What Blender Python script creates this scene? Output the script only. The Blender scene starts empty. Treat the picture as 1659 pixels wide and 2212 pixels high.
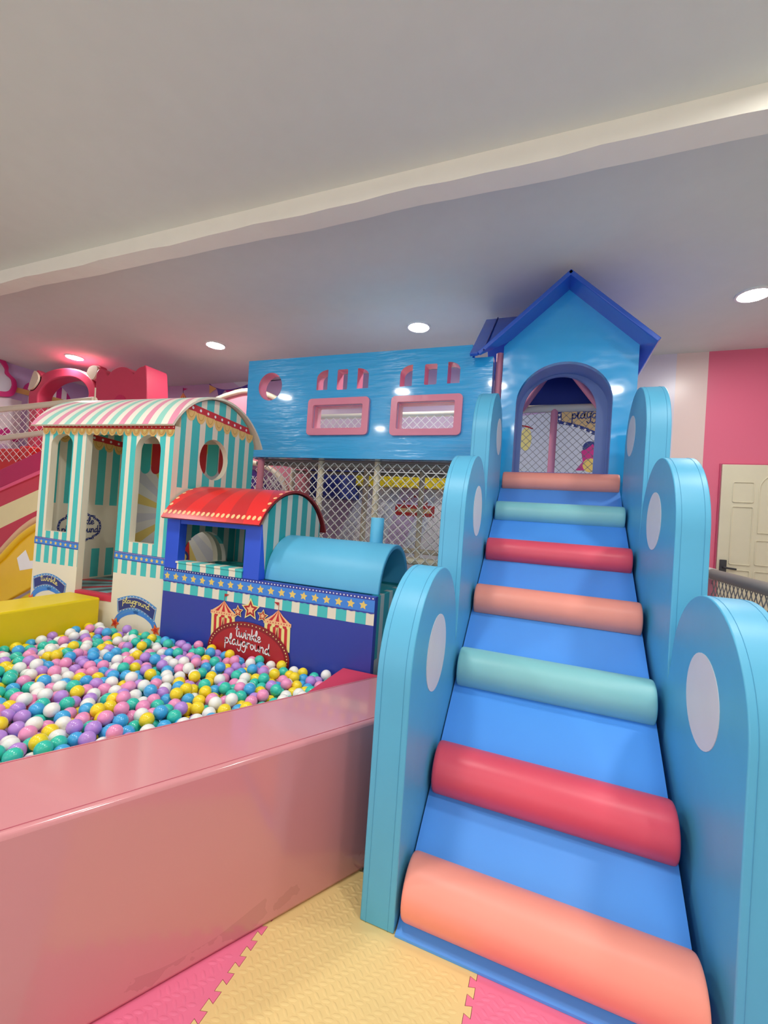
import bpy, bmesh, math, random
from mathutils import Vector, Matrix
from mathutils.geometry import tessellate_polygon
random.seed(7)
SC = bpy.context.scene
COL = SC.collection
PI = math.pi

# ------------------------------------------------------------------ camera
FPX, YAW, PITCH, ROLL, CAMH = 918.97, -0.373094, 0.0119219, 0.0682787, 1.4
IW, IH = 1659.0, 2212.0
def cam_axes():
    cy, sy = math.cos(YAW), math.sin(YAW)
    f = Vector((sy*math.cos(PITCH), cy*math.cos(PITCH), math.sin(PITCH)))
    r = Vector((cy, -sy, 0)); u = r.cross(f)
    c, s = math.cos(ROLL), math.sin(ROLL)
    return c*r+s*u, -s*r+c*u, f
RT, UP, FW = cam_axes()
CP = Vector((0, 0, CAMH))
cd = bpy.data.cameras.new('camera'); cam = bpy.data.objects.new('camera', cd); COL.objects.link(cam)
m = Matrix.Identity(4)
for i in range(3):
    m[i][0], m[i][1], m[i][2], m[i][3] = RT[i], UP[i], -FW[i], CP[i]
cam.matrix_world = m
cd.sensor_fit = 'VERTICAL'; cd.sensor_height = 36.0; cd.lens = FPX/IH*36.0; cd.clip_start = .02
SC.camera = cam
def ray(x, y): return RT*(x-IW/2)+UP*(IH/2-y)+FW*FPX
def aty(x, y, Y): d = ray(x, y); return CP+d*(Y/d.y)
def atx(x, y, X): d = ray(x, y); return CP+d*(X/d.x)
def atz(x, y, Z): d = ray(x, y); return CP+d*((Z-CAMH)/d.z)

# ------------------------------------------------------------------ look
SC.view_settings.view_transform = 'Standard'; SC.view_settings.look = 'None'
SC.view_settings.gamma = 1; SC.view_settings.use_curve_mapping = False
SC.view_settings.exposure = 0.0
SC.cycles.use_denoising = True
SC.cycles.max_bounces = 8; SC.cycles.diffuse_bounces = 5; SC.cycles.glossy_bounces = 4
SC.cycles.caustics_reflective = False; SC.cycles.caustics_refractive = False
SC.cycles.sample_clamp_indirect = 8
wd = bpy.data.worlds.new('world'); SC.world = wd; wd.use_nodes = True
wd.node_tree.nodes['Background'].inputs[0].default_value = (.9, .9, 1, 1)
wd.node_tree.nodes['Background'].inputs[1].default_value = 0.3
LAMP_E = 185.0
LAMP_COL = (1.0, .97, .91)
# added fill light behind the viewer to brighten the room; window itself is invented
wl_ = bpy.data.lights.new('added_fill_light', 'AREA'); wl_.shape = 'RECTANGLE'; wl_.size = 7.6; wl_.size_y = 2.3
wl_.energy = 95; wl_.color = (1.0, .97, .94)
wlo = bpy.data.objects.new('added_fill_light', wl_); COL.objects.link(wlo); wlo.location = (-2.4, -4.52, 1.65); wlo.rotation_euler = (math.radians(90), 0, 0)
LAMPS = [(-6.85, 4.22), (-4.21, 4.31), (-1.46, 4.39), (1.49, 4.43),
         (-4.7, .85), (-2.4, .85), (.75, .6), (-.85, 1.05), (1.25, 2.0),  # this row and the next: unseen lamps added for brightness
         (-3.9, -1.9), (-.75, -1.9), (1.9, -1.9)]

# ------------------------------------------------------------------ materials
def lin(c):
    f = lambda v: v/12.92 if v <= .04045 else ((v+.055)/1.055)**2.4
    return tuple(f(v/255.0) for v in c)+(1.0,)
class NT:
    def __init__(s, name):
        s.m = bpy.data.materials.new(name); s.m.use_nodes = True; s.t = s.m.node_tree
        s.b = s.t.nodes['Principled BSDF']
    def new(s, typ, **k):
        n = s.t.nodes.new(typ)
        for a, v in k.items(): setattr(n, a, v)
        return n
    def lk(s, a, b): s.t.links.new(a, b)
    def put(s, sock, v):
        if isinstance(v, (int, float, tuple)): sock.default_value = v
        else: s.lk(v, sock)
    def mt(s, op, a, b=0.0, c=0.0):
        n = s.new('ShaderNodeMath', operation=op)
        s.put(n.inputs[0], a); s.put(n.inputs[1], b); s.put(n.inputs[2], c)
        return n.outputs[0]
    def mix(s, f, a, b):
        n = s.new('ShaderNodeMix', data_type='RGBA')
        s.put(n.inputs[0], f); s.put(n.inputs[6], a); s.put(n.inputs[7], b)
        return n.outputs[2]
    def obj(s):
        tc = s.new('ShaderNodeTexCoord'); sp = s.new('ShaderNodeSeparateXYZ')
        s.lk(tc.outputs['Object'], sp.inputs[0]); s.tc = tc
        return sp.outputs[0], sp.outputs[1], sp.outputs[2]
    def gloss(s, rough, coat=0.0, spec=.5):
        s.b.inputs['Roughness'].default_value = rough
        s.b.inputs['Coat Weight'].default_value = coat
        s.b.inputs['Coat Roughness'].default_value = .07
        s.b.inputs['Specular IOR Level'].default_value = spec
    def base(s, v): s.put(s.b.inputs['Base Color'], v)
    def bump(s, scale, strength, stretch=(1, 1, 1), detail=2.0, dist=.01):
        tc = s.new('ShaderNodeTexCoord'); mp = s.new('ShaderNodeMapping')
        mp.inputs['Scale'].default_value = stretch
        no = s.new('ShaderNodeTexNoise'); no.inputs['Scale'].default_value = scale; no.inputs['Detail'].default_value = detail
        bu = s.new('ShaderNodeBump'); bu.inputs['Strength'].default_value = strength; bu.inputs['Distance'].default_value = dist
        s.lk(tc.outputs['Object'], mp.inputs[0]); s.lk(mp.outputs[0], no.inputs[0])
        s.lk(no.outputs[0], bu.inputs['Height']); s.lk(bu.outputs[0], s.b.inputs['Normal'])
        return no.outputs[0]
def mat(name, c, rough=.5, coat=0.0, bump=None, spec=.5, vary=.04):
    n = NT(name); n.gloss(rough, coat, spec)
    tc = n.new('ShaderNodeTexCoord'); no = n.new('ShaderNodeTexNoise')
    no.inputs['Scale'].default_value = 7.0; n.lk(tc.outputs['Object'], no.inputs[0])
    a = lin(c); lo = tuple(v*(1-vary) for v in a[:3])+(1,); hi = tuple(min(1, v*(1+vary)) for v in a[:3])+(1,)
    n.base(n.mix(no.outputs[0], lo, hi))
    if bump: n.bump(*bump)
    return n.m
def emit(name, c, e):
    n = NT(name); n.base(lin((250, 250, 250)))
    n.b.inputs['Emission Color'].default_value = tuple(c)+(1,); n.b.inputs['Emission Strength'].default_value = e
    return n.m
def stripes(name, axis, period, duty, off, ca, cb, rough=.4, zmin=None, zmax=None, cc=None, zlo=None):
    n = NT(name); n.gloss(rough); o = n.obj()
    t = n.mt('FRACT', n.mt('DIVIDE', n.mt('ADD', o[axis], off), period))
    f = n.mt('LESS_THAN', t, duty)
    if zmin is not None: f = n.mt('MULTIPLY', f, n.mt('GREATER_THAN', o[2], zmin))
    if zmax is not None: f = n.mt('MULTIPLY', f, n.mt('LESS_THAN', o[2], zmax))
    if zlo is not None:   # second striped zone (low on the wall) between zlo[0] and zlo[1]
        f2 = n.mt('MULTIPLY', n.mt('LESS_THAN', t, duty), n.mt('MULTIPLY', n.mt('GREATER_THAN', o[2], zlo[0]), n.mt('LESS_THAN', o[2], zlo[1])))
        f = n.mt('MAXIMUM', f, f2)
    n.base(n.mix(f, lin(cb), lin(ca))); return n.m
def fan(name, xc, yc, step, cols, rough=.35, axis=(0, 1)):
    n = NT(name); n.gloss(rough); o = n.obj()
    a = n.mt('ARCTAN2', n.mt('SUBTRACT', o[axis[0]], xc), n.mt('SUBTRACT', yc, o[axis[1]]))
    k = len(cols)
    t = n.mt('MULTIPLY', n.mt('FRACT', n.mt('DIVIDE', n.mt('ADD', a, 20*step*k), step*k)), float(k))
    col = lin(cols[0])
    for i in range(1, k):
        col = n.mix(n.mt('GREATER_THAN', t, float(i)), col, lin(cols[i]))
    n.base(col); return n.m

TEAL, CREAM = (72, 198, 198), (236, 230, 210)
M = {}
M['sky'] = mat('sky_blue_vinyl', (88, 178, 218), .42, bump=(5, .12, (1, 1, 1), 2.0, .02))
M['house'] = mat('glossy_blue_vinyl', (48, 178, 246), .2, .9, bump=(3.2, .45, (.7, 2.0, 6), 3.0, .03))
M['housefront'] = mat('glossy_blue_sheet', (50, 178, 246), .2, .9, bump=(2.6, .4, (1, 1.5, 1.8), 2.0, .04))
M['roofblue'] = mat('royal_blue_vinyl', (40, 92, 205), .25, .4, bump=(6, .25, (1, 1, 1), 3.0, .02))
M['roofdark'] = mat('navy_fabric', (16, 44, 130), .6)
M['ramp'] = mat('ramp_blue_vinyl', (88, 164, 255), .42, bump=(3, .08, (1, 1, 1), 2.0, .02))
M['coral'] = mat('coral_vinyl', (252, 158, 140), .42, bump=(9, .06))
M['red'] = mat('raspberry_vinyl', (234, 84, 106), .38, bump=(9, .06))
M['aqua'] = mat('aqua_vinyl', (138, 204, 208), .42, bump=(9, .06))
M['patch'] = mat('white_patch', (226, 226, 228), .5)
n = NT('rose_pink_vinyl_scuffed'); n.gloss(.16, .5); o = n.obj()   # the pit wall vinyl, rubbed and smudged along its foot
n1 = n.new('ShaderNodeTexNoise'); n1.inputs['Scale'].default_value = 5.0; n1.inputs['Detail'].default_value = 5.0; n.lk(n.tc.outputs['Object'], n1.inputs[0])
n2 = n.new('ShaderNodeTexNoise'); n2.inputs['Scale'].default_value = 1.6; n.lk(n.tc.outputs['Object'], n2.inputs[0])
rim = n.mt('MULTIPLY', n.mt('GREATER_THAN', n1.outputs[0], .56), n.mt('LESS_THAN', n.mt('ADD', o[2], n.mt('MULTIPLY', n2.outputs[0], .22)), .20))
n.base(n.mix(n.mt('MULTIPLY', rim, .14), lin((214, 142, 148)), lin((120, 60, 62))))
bmpn = n.bump(2.2, .06, (1, 1, 1), 2.0, .02); M['pitwall'] = n.m
M['seam'] = mat('stitch_thread', (80, 162, 202), .7)
M['pit'] = mat('rose_pink_vinyl', (218, 146, 152), .16, .5, bump=(2.2, .06, (1, 1, 1), 2.0, .02))
M['pitseam'] = mat('rose_stitch', (186, 96, 112), .7)
M['yel'] = mat('yellow_vinyl', (238, 208, 16), .38, bump=(5, .35, (1, 1, 1), 2.0, .02))
M['yslide'] = mat('yellow_plastic', (248, 200, 4), .18, .4)
M['white'] = mat('white_plastic', (236, 234, 230), .35)
M['cream'] = mat('cream_padding', (232, 222, 196), .5)
M['creamnet'] = mat('white_cord', (248, 248, 244), .6)
M['darknet'] = mat('grey_cord', (150, 150, 152), .6)
M['pinkpole'] = mat('pink_pole', (226, 140, 158), .45)
M['pinkfr'] = mat('pink_vinyl', (232, 142, 170), .25, .4, bump=(9, .25, (1, 1, 1), 2.0, .015))
M['navy'] = mat('navy_print', (52, 68, 166), .35, vary=.02)
M['postblue'] = mat('cobalt_board', (44, 88, 218), .35)
M['teal'] = mat('teal_print', TEAL, .35, vary=.02)
M['creamp'] = mat('cream_print', CREAM, .4, vary=.02)
M['bandblue'] = mat('band_blue_print', (66, 138, 226), .35, vary=.02)
M['gold'] = mat('gold_print', (236, 206, 112), .4, vary=.02)
M['golds'] = mat('gold_scallop_print', (240, 200, 120), .4, vary=.02)
M['goldd'] = mat('gold_line_print', (216, 164, 78), .4, vary=.02)
M['redp'] = mat('red_print', (206, 44, 52), .35, vary=.02)
M['maroon'] = mat('maroon_print', (142, 34, 40), .35, vary=.02)
M['brick'] = mat('brick_red_print', (180, 42, 46), .35, vary=.02)
M['peachp'] = mat('peach_print', (250, 196, 140), .4, vary=.02)
M['lemon'] = mat('lemon_print', (244, 232, 150), .4, vary=.02)
M['whitep'] = mat('white_print', (248, 246, 246), .4, vary=.02)
M['ink'] = mat('indigo_print', (46, 62, 132), .4, vary=.02)
M['skyp'] = mat('sky_print', (84, 150, 214), .4, vary=.02)
M['orange'] = mat('orange_print', (240, 120, 60), .4, vary=.02)
M['tan'] = mat('tan_print', (206, 178, 130), .5, vary=.02)
M['magenta'] = mat('magenta_print', (206, 50, 140), .45, vary=.02)
M['lilacp'] = mat('lilac_print', (208, 186, 222), .45, vary=.02)
M['pale'] = mat('pale_blue_print', (214, 220, 236), .45, vary=.02)
M['paler'] = mat('pale_white_print', (236, 234, 240), .45, vary=.02)
M['violet'] = mat('violet_print', (92, 70, 170), .45, vary=.02)
M['black'] = mat('black_metal', (60, 60, 66), .35)
M['crim'] = mat('crimson_foam', (216, 70, 102), .38, bump=(5, .08))
M['crimd'] = mat('magenta_foam', (206, 44, 96), .38, bump=(5, .08))
M['hot'] = mat('hot_pink_foam', (240, 92, 130), .4)
M['stripered'] = mat('red_stripe_vinyl', (206, 62, 78), .4)
M['stripecream'] = mat('cream_stripe_vinyl', (240, 226, 172), .42)
M['brightred'] = mat('bright_red_foam', (232, 44, 40), .45)
M['greyfoam'] = mat('grey_pipe_foam', (150, 146, 138), .55)
M['doorw'] = mat('cream_door_paint', (232, 224, 196), .42)
M['matY'] = mat('yellow_eva_foam', (236, 208, 142), .55, vary=.05)
M['matP'] = mat('pink_eva_foam', (240, 122, 158), .55, vary=.05)
M['floor'] = mat('floor_concrete', (196, 192, 186), .7)
M['ceil'] = mat('ceiling_paint', (228, 232, 226), .75, bump=(1.4, .12, (1, 1, 1), 3.0, .03), vary=.03)
M['beam'] = mat('beam_paint', (250, 247, 236), .7, bump=(3, .25, (1, 1, 1), 4.0, .02), vary=.03)
M['plain'] = mat('pale_cream_paint', (238, 234, 224), .6)
M['lampring'] = mat('lamp_ring_white', (240, 240, 238), .4)
M['lamp'] = emit('lamp_glow', LAMP_COL, LAMP_E)
M['padblue'] = mat('dark_blue_pad', (34, 56, 150), .5)
M['midblue'] = mat('mid_blue_pad', (44, 120, 196), .45)
M['padred'] = mat('crimson_pad', (214, 66, 90), .4)
M['mirror'] = mat('silver_mirror', (214, 220, 232), .12)
BALLC = {'white': (240, 240, 236), 'yellow': (246, 218, 40), 'lilac': (188, 142, 222), 'pink': (240, 150, 196), 'teal': (56, 200, 178), 'blue': (70, 172, 230)}
for k, c in BALLC.items(): M['ball_'+k] = mat('ball_plastic_'+k, c, .24, .15, vary=.03)
n = NT('clear_vinyl'); n.base((.97, .97, .95, 1)); n.gloss(.1)
n.b.inputs['Alpha'].default_value = .16; M['clear'] = n.m
# the rear wall: lilac mural ground, then lavender, peach and hot pink painted bands
n = NT('rear_wall_paint'); n.gloss(.3); o = n.obj()
c = n.mix(n.mt('GREATER_THAN', o[0], .75), lin((206, 176, 216)), lin((224, 216, 232)))
c = n.mix(n.mt('GREATER_THAN', o[0], 1.24), c, lin((240, 214, 208)))
c = n.mix(n.mt('GREATER_THAN', o[0], 1.545), c, lin((238, 116, 146)))
n.base(c); M['wall_rear'] = n.m
M['wall_left'] = mat('lilac_wall_paint', (202, 178, 222), .4)
# caboose / train boards
M['cabfront'] = stripes('caboose_front_print', 0, .0885, .58, -.028, TEAL, CREAM, .35, zmin=.87)
M['cabside'] = stripes('caboose_side_print', 1, .135, .58, -.02, TEAL, CREAM, .4, zmin=1.51)
M['cabinner'] = stripes('caboose_inner_print', 1, .135, .55, -.03, TEAL, CREAM, .45, zmin=1.335, zlo=(.70, .95))
M['cabback'] = fan('caboose_back_print', .55, 1.30, .19, [(206, 206, 218), (226, 224, 222), (232, 206, 120), (226, 224, 222)], .5, axis=(0, 2))
M['cabroof'] = fan('caboose_roof_print', .80, 1.5, .034, [(240, 236, 222), (232, 150, 178), (240, 236, 222), (150, 216, 202)])
M['trainroof'] = fan('engine_roof_print', .42, .75, .155, [(226, 40, 42), (196, 40, 46)], .28)
M['trainside'] = stripes('engine_side_print', 1, .127, .56, -.05, (40, 160, 162), (206, 206, 196), .45)
M['trainback'] = stripes('engine_back_print', 0, .125, .62, 0, (40, 160, 162), (206, 206, 196), .5)
M['trainskirt'] = stripes('engine_skirt_print', 0, .1185, .56, .0, TEAL, CREAM, .35)
M['cabfloor'] = fan('caboose_floor_print', .68, .62, .16, [(206, 48, 70), (140, 190, 200), (96, 104, 112), (140, 190, 200)], .4)

# ------------------------------------------------------------------ mesh helpers
class MB:
    def __init__(s): s.v = []; s.f = []; s.mi = []
    def add(s, vs, fs, mi=0):
        b = len(s.v); s.v += [tuple(v) for v in vs]
        for i, f in enumerate(fs):
            s.f.append([b+j for j in f]); s.mi.append(mi[i] if isinstance(mi, list) else mi)
    def box(s, x0, x1, y0, y1, z0, z1, mi=0):
        vs = [(x, y, z) for z in (z0, z1) for y in (y0, y1) for x in (x0, x1)]
        s.add(vs, [(0, 2, 3, 1), (4, 5, 7, 6), (0, 1, 5, 4), (2, 6, 7, 3), (0, 4, 6, 2), (1, 3, 7, 5)], mi)
    def plate(s, outer, mp, t, holes=(), mi=(0, 0, 0, 0), tess=False):
        """outer/holes: 2D loops; mp(a,b,d) -> point, d from 0 (face) to t (back); mi: face, edge, back, hole edge"""
        loops = [outer]+list(holes)
        flat = [p for l in loops for p in l]; n = len(flat)
        vs = [mp(a, b, 0) for a, b in flat]+[mp(a, b, t) for a, b in flat]
        fs = []; ms = []
        if holes or tess: tris = [tuple(q) for q in tessellate_polygon([[Vector((a, b, 0)) for a, b in l] for l in loops])]
        else: tris = [tuple(range(len(outer)))]
        for q in tris:
            fs.append(q); ms.append(mi[0]); fs.append(tuple(n+i for i in reversed(q))); ms.append(mi[2])
        b = 0
        for li, l in enumerate(loops):
            k = len(l)
            for i in range(k):
                j = (i+1) % k
                fs.append((b+i, b+j, n+b+j, n+b+i)); ms.append(mi[1] if li == 0 else mi[3])
            b += k
        s.add(vs, fs, ms)
    def tube(s, pts, r, seg=12, mi=0, cap=True, taper=None):
        pts = [Vector(p) for p in pts]; rings = []; prev = None
        for i, p in enumerate(pts):
            d = (pts[min(i+1, len(pts)-1)]-pts[max(i-1, 0)]).normalized()
            a = Vector((0, 0, 1)) if abs(d.z) < .9 else Vector((0, 1, 0))
            if prev is not None: a = prev
            u = (a-d*a.dot(d)).normalized(); w = d.cross(u); prev = u
            rr = r*(taper[i] if taper else 1)
            rings.append([p+u*(rr*math.cos(2*PI*k/seg))+w*(rr*math.sin(2*PI*k/seg)) for k in range(seg)])
        vs = [q for rg in rings for q in rg]; fs = []
        for i in range(len(rings)-1):
            for k in range(seg):
                l = (k+1) % seg
                fs.append((i*seg+k, i*seg+l, (i+1)*seg+l, (i+1)*seg+k))
        if cap: fs += [tuple(range(seg-1, -1, -1)), tuple(range((len(rings)-1)*seg, len(rings)*seg))]
        s.add(vs, fs, mi)
    def poly(s, pts, mi=0): s.add(pts, [tuple(range(len(pts)))], mi)
    def build(s, name, mats, parent=None, smooth=True, ang=38, bevel=0, seg=3, loc=None, recalc=True):
        me = bpy.data.meshes.new(name); me.from_pydata(s.v, [], s.f)
        if not isinstance(mats, (list, tuple)): mats = [mats]
        for k in mats: me.materials.append(M[k] if isinstance(k, str) else k)
        me.polygons.foreach_set('material_index', s.mi)
        if recalc:
            bm = bmesh.new(); bm.from_mesh(me); bmesh.ops.recalc_face_normals(bm, faces=bm.faces); bm.to_mesh(me); bm.free()
        if smooth:
            me.polygons.foreach_set('use_smooth', [True]*len(me.polygons)); me.set_sharp_from_angle(angle=math.radians(ang))
        me.update()
        o = bpy.data.objects.new(name, me); COL.objects.link(o)
        if parent: o.parent = parent
        if loc: o.location = loc
        if bevel:
            b = o.modifiers.new('bevel', 'BEVEL'); b.width = bevel; b.segments = seg; b.limit_method = 'ANGLE'
            b.angle_limit = math.radians(50); b.harden_normals = False
            for p in me.polygons: p.use_smooth = True
        return o
def tag(o, label, cat, group=None):
    o['label'] = label; o['category'] = cat
    if group: o['group'] = group
    return o
def thing(name, label, cat, loc=(0, 0, 0), rz=0, group=None):
    o = bpy.data.objects.new(name, None); COL.objects.link(o); o.location = loc; o.rotation_euler = (0, 0, rz)
    o.empty_display_size = .05
    return tag(o, label, cat, group)
def struct(o): o['kind'] = 'structure'; return o
def circ(cx, cy, r, n=32, a0=0, a1=2*PI, ry=None):
    full = abs(a1-a0-2*PI) < 1e-6; k = n if full else n+1
    return [(cx+r*math.cos(a0+(a1-a0)*i/n), cy+(ry or r)*math.sin(a0+(a1-a0)*i/n)) for i in range(k)]
def rrect(x0, x1, y0, y1, r, n=6):
    p = []
    for cx, cy, a in ((x1-r, y0+r, -PI/2), (x1-r, y1-r, 0), (x0+r, y1-r, PI/2), (x0+r, y0+r, PI)):
        p += circ(cx, cy, r, n, a, a+PI/2)
    return p
def archloop(x0, x1, z0, z1, n=18, rise=None):
    r = (x1-x0)/2; cx = (x0+x1)/2; h = rise or r
    return [(x0, z0), (x1, z0)]+[(cx+r*math.cos(PI*i/n), z1-h+h*math.sin(PI*i/n)) for i in range(n+1)]
def star(cx, cy, r, rot=PI/2, q=.45):
    return [(cx+(r if i % 2 == 0 else r*q)*math.cos(rot+PI*i/5), cy+(r if i % 2 == 0 else r*q)*math.sin(rot+PI*i/5)) for i in range(10)]
def smooth(pts, n=6):
    out = []
    for i in range(len(pts)-1):
        p0 = pts[max(i-1, 0)]; p1 = pts[i]; p2 = pts[i+1]; p3 = pts[min(i+2, len(pts)-1)]
        for k in range(n):
            t = k/n
            out.append(tuple(.5*((2*b)+(c-a)*t+(2*a-5*b+4*c-d)*t*t+(-a+3*b-3*c+d)*t**3) for a, b, c, d in zip(p0, p1, p2, p3)))
    return out+[tuple(pts[-1])]
class Decal:
    """flat printed graphics lying on a surface: mp(a,b,d) with d = height above the surface"""
    def __init__(s, mp, step=.0007): s.mb = MB(); s.mp = mp; s.step = step; s.mats = []
    def k(s, m):
        if m not in s.mats: s.mats.append(m)
        return s.mats.index(m)
    def poly(s, pts, m, layer=1):
        vs = [s.mp(a, b, layer*s.step) for a, b in pts]
        tr = tessellate_polygon([[Vector((a, b, 0)) for a, b in pts]])
        s.mb.add(vs, [tuple(q) for q in tr], s.k(m))
    def ring(s, outer, inner, m, layer=1):
        n = len(outer); vs = [s.mp(a, b, layer*s.step) for a, b in outer+inner]
        s.mb.add(vs, [(i, (i+1) % n, n+(i+1) % n, n+i) for i in range(n)], s.k(m))
    def stroke(s, pts, w, m, layer=1):
        n = len(pts); L = []; R = []
        for i in range(n):
            a = pts[max(i-1, 0)]; b = pts[min(i+1, n-1)]
            dx, dy = b[0]-a[0], b[1]-a[1]; l = math.hypot(dx, dy) or 1e-9
            nx, ny = -dy/l*w/2, dx/l*w/2
            L.append((pts[i][0]+nx, pts[i][1]+ny)); R.append((pts[i][0]-nx, pts[i][1]-ny))
        vs = [s.mp(a, b, layer*s.step) for a, b in L+R]
        s.mb.add(vs, [(i, i+1, n+i+1, n+i) for i in range(n-1)], s.k(m))
        for e in (pts[0], pts[-1]): s.poly(circ(e[0], e[1], w/2, 8), m, layer)
    def text(s, txt, x, y, h, w, m, layer=1, shear=0.0, curve=None, width=None):
        tot = sum(GL[ch][0] for ch in txt)
        sx = h if width is None else width/tot
        px = 0
        for ch in txt:
            adv, st = GL[ch]
            for l in st:
                q = []
                for a, b in (smooth(l, 5) if len(l) > 2 else l):
                    X = (px+a)*sx; Y = b*h
                    X2 = X+shear*Y
                    if curve: Y += curve(X/(tot*sx))
                    q.append((x+X2, y+Y))
                s.stroke(q, w, m, layer)
            px += adv
    def build(s, name, parent): return s.mb.build(name, s.mats, parent, smooth=False, recalc=False)
GL = {'t': (.8, [[(.3, 2), (.28, 1), (.3, .25), (.5, 0), (.75, .2)], [(0, 1.4), (.7, 1.46)]]),
 'w': (1.35, [[(0, 1), (.08, .25), (.3, 0), (.52, .45), (.58, .95), (.64, .25), (.88, 0), (1.12, .5), (1.12, 1), (1.3, .9)]]),
 'i': (.5, [[(.1, 1), (.1, .25), (.28, 0), (.45, .2)], [(.12, 1.42), (.15, 1.52)]]),
 'n': (.88, [[(.05, 1), (.05, 0)], [(.06, .55), (.35, 1), (.58, .8), (.6, .15), (.82, .05)]]),
 'k': (.78, [[(.05, 2), (.05, 0)], [(.62, 1.12), (.08, .5), (.35, .4), (.72, 0)]]),
 'l': (.55, [[(.0, .5), (.36, 1.3), (.3, 1.95), (.12, 1.7), (.12, .4), (.3, 0), (.5, .2)]]),
 'e': (.75, [[(0, .5), (.48, .6), (.45, .98), (.15, .95), (.02, .4), (.3, 0), (.7, .3)]]),
 'p': (.85, [[(.1, 1), (.1, -.95)], [(.1, .65), (.4, 1), (.7, .6), (.48, .05), (.12, .2)]]),
 'a': (.98, [[(.65, .85), (.3, 1), (.02, .45), (.25, 0), (.6, .4), (.68, 1)], [(.68, 1), (.68, .2), (.92, .05)]]),
 'y': (.85, [[(.05, 1), (.08, .35), (.32, .1), (.6, .5), (.66, 1)], [(.66, 1), (.62, -.5), (.35, -.95), (.05, -.6)]]),
 'g': (.85, [[(.65, .85), (.3, 1), (.02, .5), (.28, .08), (.6, .5), (.67, 1)], [(.67, 1), (.64, -.5), (.35, -.95), (.02, -.7)]]),
 'r': (.65, [[(.05, 1), (.07, 0)], [(.08, .5), (.3, .98), (.58, .9)]]),
 'o': (.78, [[(.3, 1), (.03, .5), (.3, 0), (.6, .5), (.3, 1)]]),
 'u': (.92, [[(.05, 1), (.08, .25), (.3, 0), (.58, .4), (.62, 1)], [(.62, 1), (.64, .2), (.86, .05)]]),
 'd': (.92, [[(.6, .85), (.3, 1), (.02, .45), (.25, 0), (.58, .4), (.62, 1)], [(.64, 1.95), (.64, .2), (.88, .05)]])}
def net(mp, a0, a1, b0, b1, da, db, r, name, material, parent=None):
    """diamond rope net over a rectangle, every strand a square cord"""
    mb = MB(); n = Vector(mp(0, 0, 1))-Vector(mp(0, 0, 0))
    def strand(p, q):
        P, Q = Vector(mp(*p, 0)), Vector(mp(*q, 0)); d = (Q-P)
        if d.length < 1e-3: return
        d.normalize(); w = d.cross(n).normalized()
        vs = [P+w*r+n*r, P-w*r+n*r, P-w*r-n*r, P+w*r-n*r, Q+w*r+n*r, Q-w*r+n*r, Q-w*r-n*r, Q+w*r-n*r]
        mb.add(vs, [(0, 1, 5, 4), (1, 2, 6, 5), (2, 3, 7, 6), (3, 0, 4, 7)])
    k = db/da; H = b1-b0; c = a0-H/k
    while c < a1:
        for sgn in (1, -1):
            x0, x1 = c, c+H/k
            t0 = max(0, (a0-x0)/(x1-x0)); t1 = min(1, (a1-x0)/(x1-x0))
            if t1 > t0:
                p, q = (x0+(x1-x0)*t0, t0), (x0+(x1-x0)*t1, t1)
                if sgn > 0: strand((p[0], b0+H*p[1]), (q[0], b0+H*q[1]))
                else: strand((p[0], b1-H*p[1]), (q[0], b1-H*q[1]))
        c += da
    return mb.build(name, material, parent, smooth=False)
def cubic_arc(y0, z0, ya, za, y1, z1, n=24):
    """circular arc through three points in the (y,z) plane"""
    A = Matrix(((2*(ya-y0), 2*(za-z0)), (2*(y1-y0), 2*(z1-z0))))
    b = Vector((ya*ya+za*za-y0*y0-z0*z0, y1*y1+z1*z1-y0*y0-z0*z0)); c = A.inverted() @ b
    r = math.hypot(y0-c.x, z0-c.y); a = math.atan2(z0-c.y, y0-c.x); e = math.atan2(z1-c.y, y1-c.x)
    if a < 0: a += 2*PI
    return [(c.x+r*math.cos(a+(e-a)*i/n), c.y+r*math.sin(a+(e-a)*i/n)) for i in range(n+1)]
def arc_roof(arc, x0, x1, t, name, mats, parent, bevel=0):
    """curved sheet: arc in (y,z) swept along x, thickness t outward"""
    n = len(arc); out = []
    for i in range(n):
        a = arc[max(i-1, 0)]; b = arc[min(i+1, n-1)]; dy, dz = b[0]-a[0], b[1]-a[1]; l = math.hypot(dy, dz)
        out.append((arc[i][0]-dz/l*t, arc[i][1]+dy/l*t))
    loop = arc+out[::-1]; mb = MB()
    N = len(loop); vs = [(x0, y, z) for y, z in loop]+[(x1, y, z) for y, z in loop]
    fs = []; ms = []
    for i in range(N):
        j = (i+1) % N; fs.append((i, j, N+j, N+i)); ms.append(0 if n <= i < N-1 else 1)
    for i in range(n-1):
        fs.append((i, i+1, N-2-i, N-1-i)); ms.append(1); fs.append((N+i, N+N-1-i, N+N-2-i, N+i+1)); ms.append(1)
    mb.add(vs, fs, ms); return mb.build(name, mats, parent, bevel=bevel), out

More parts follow.
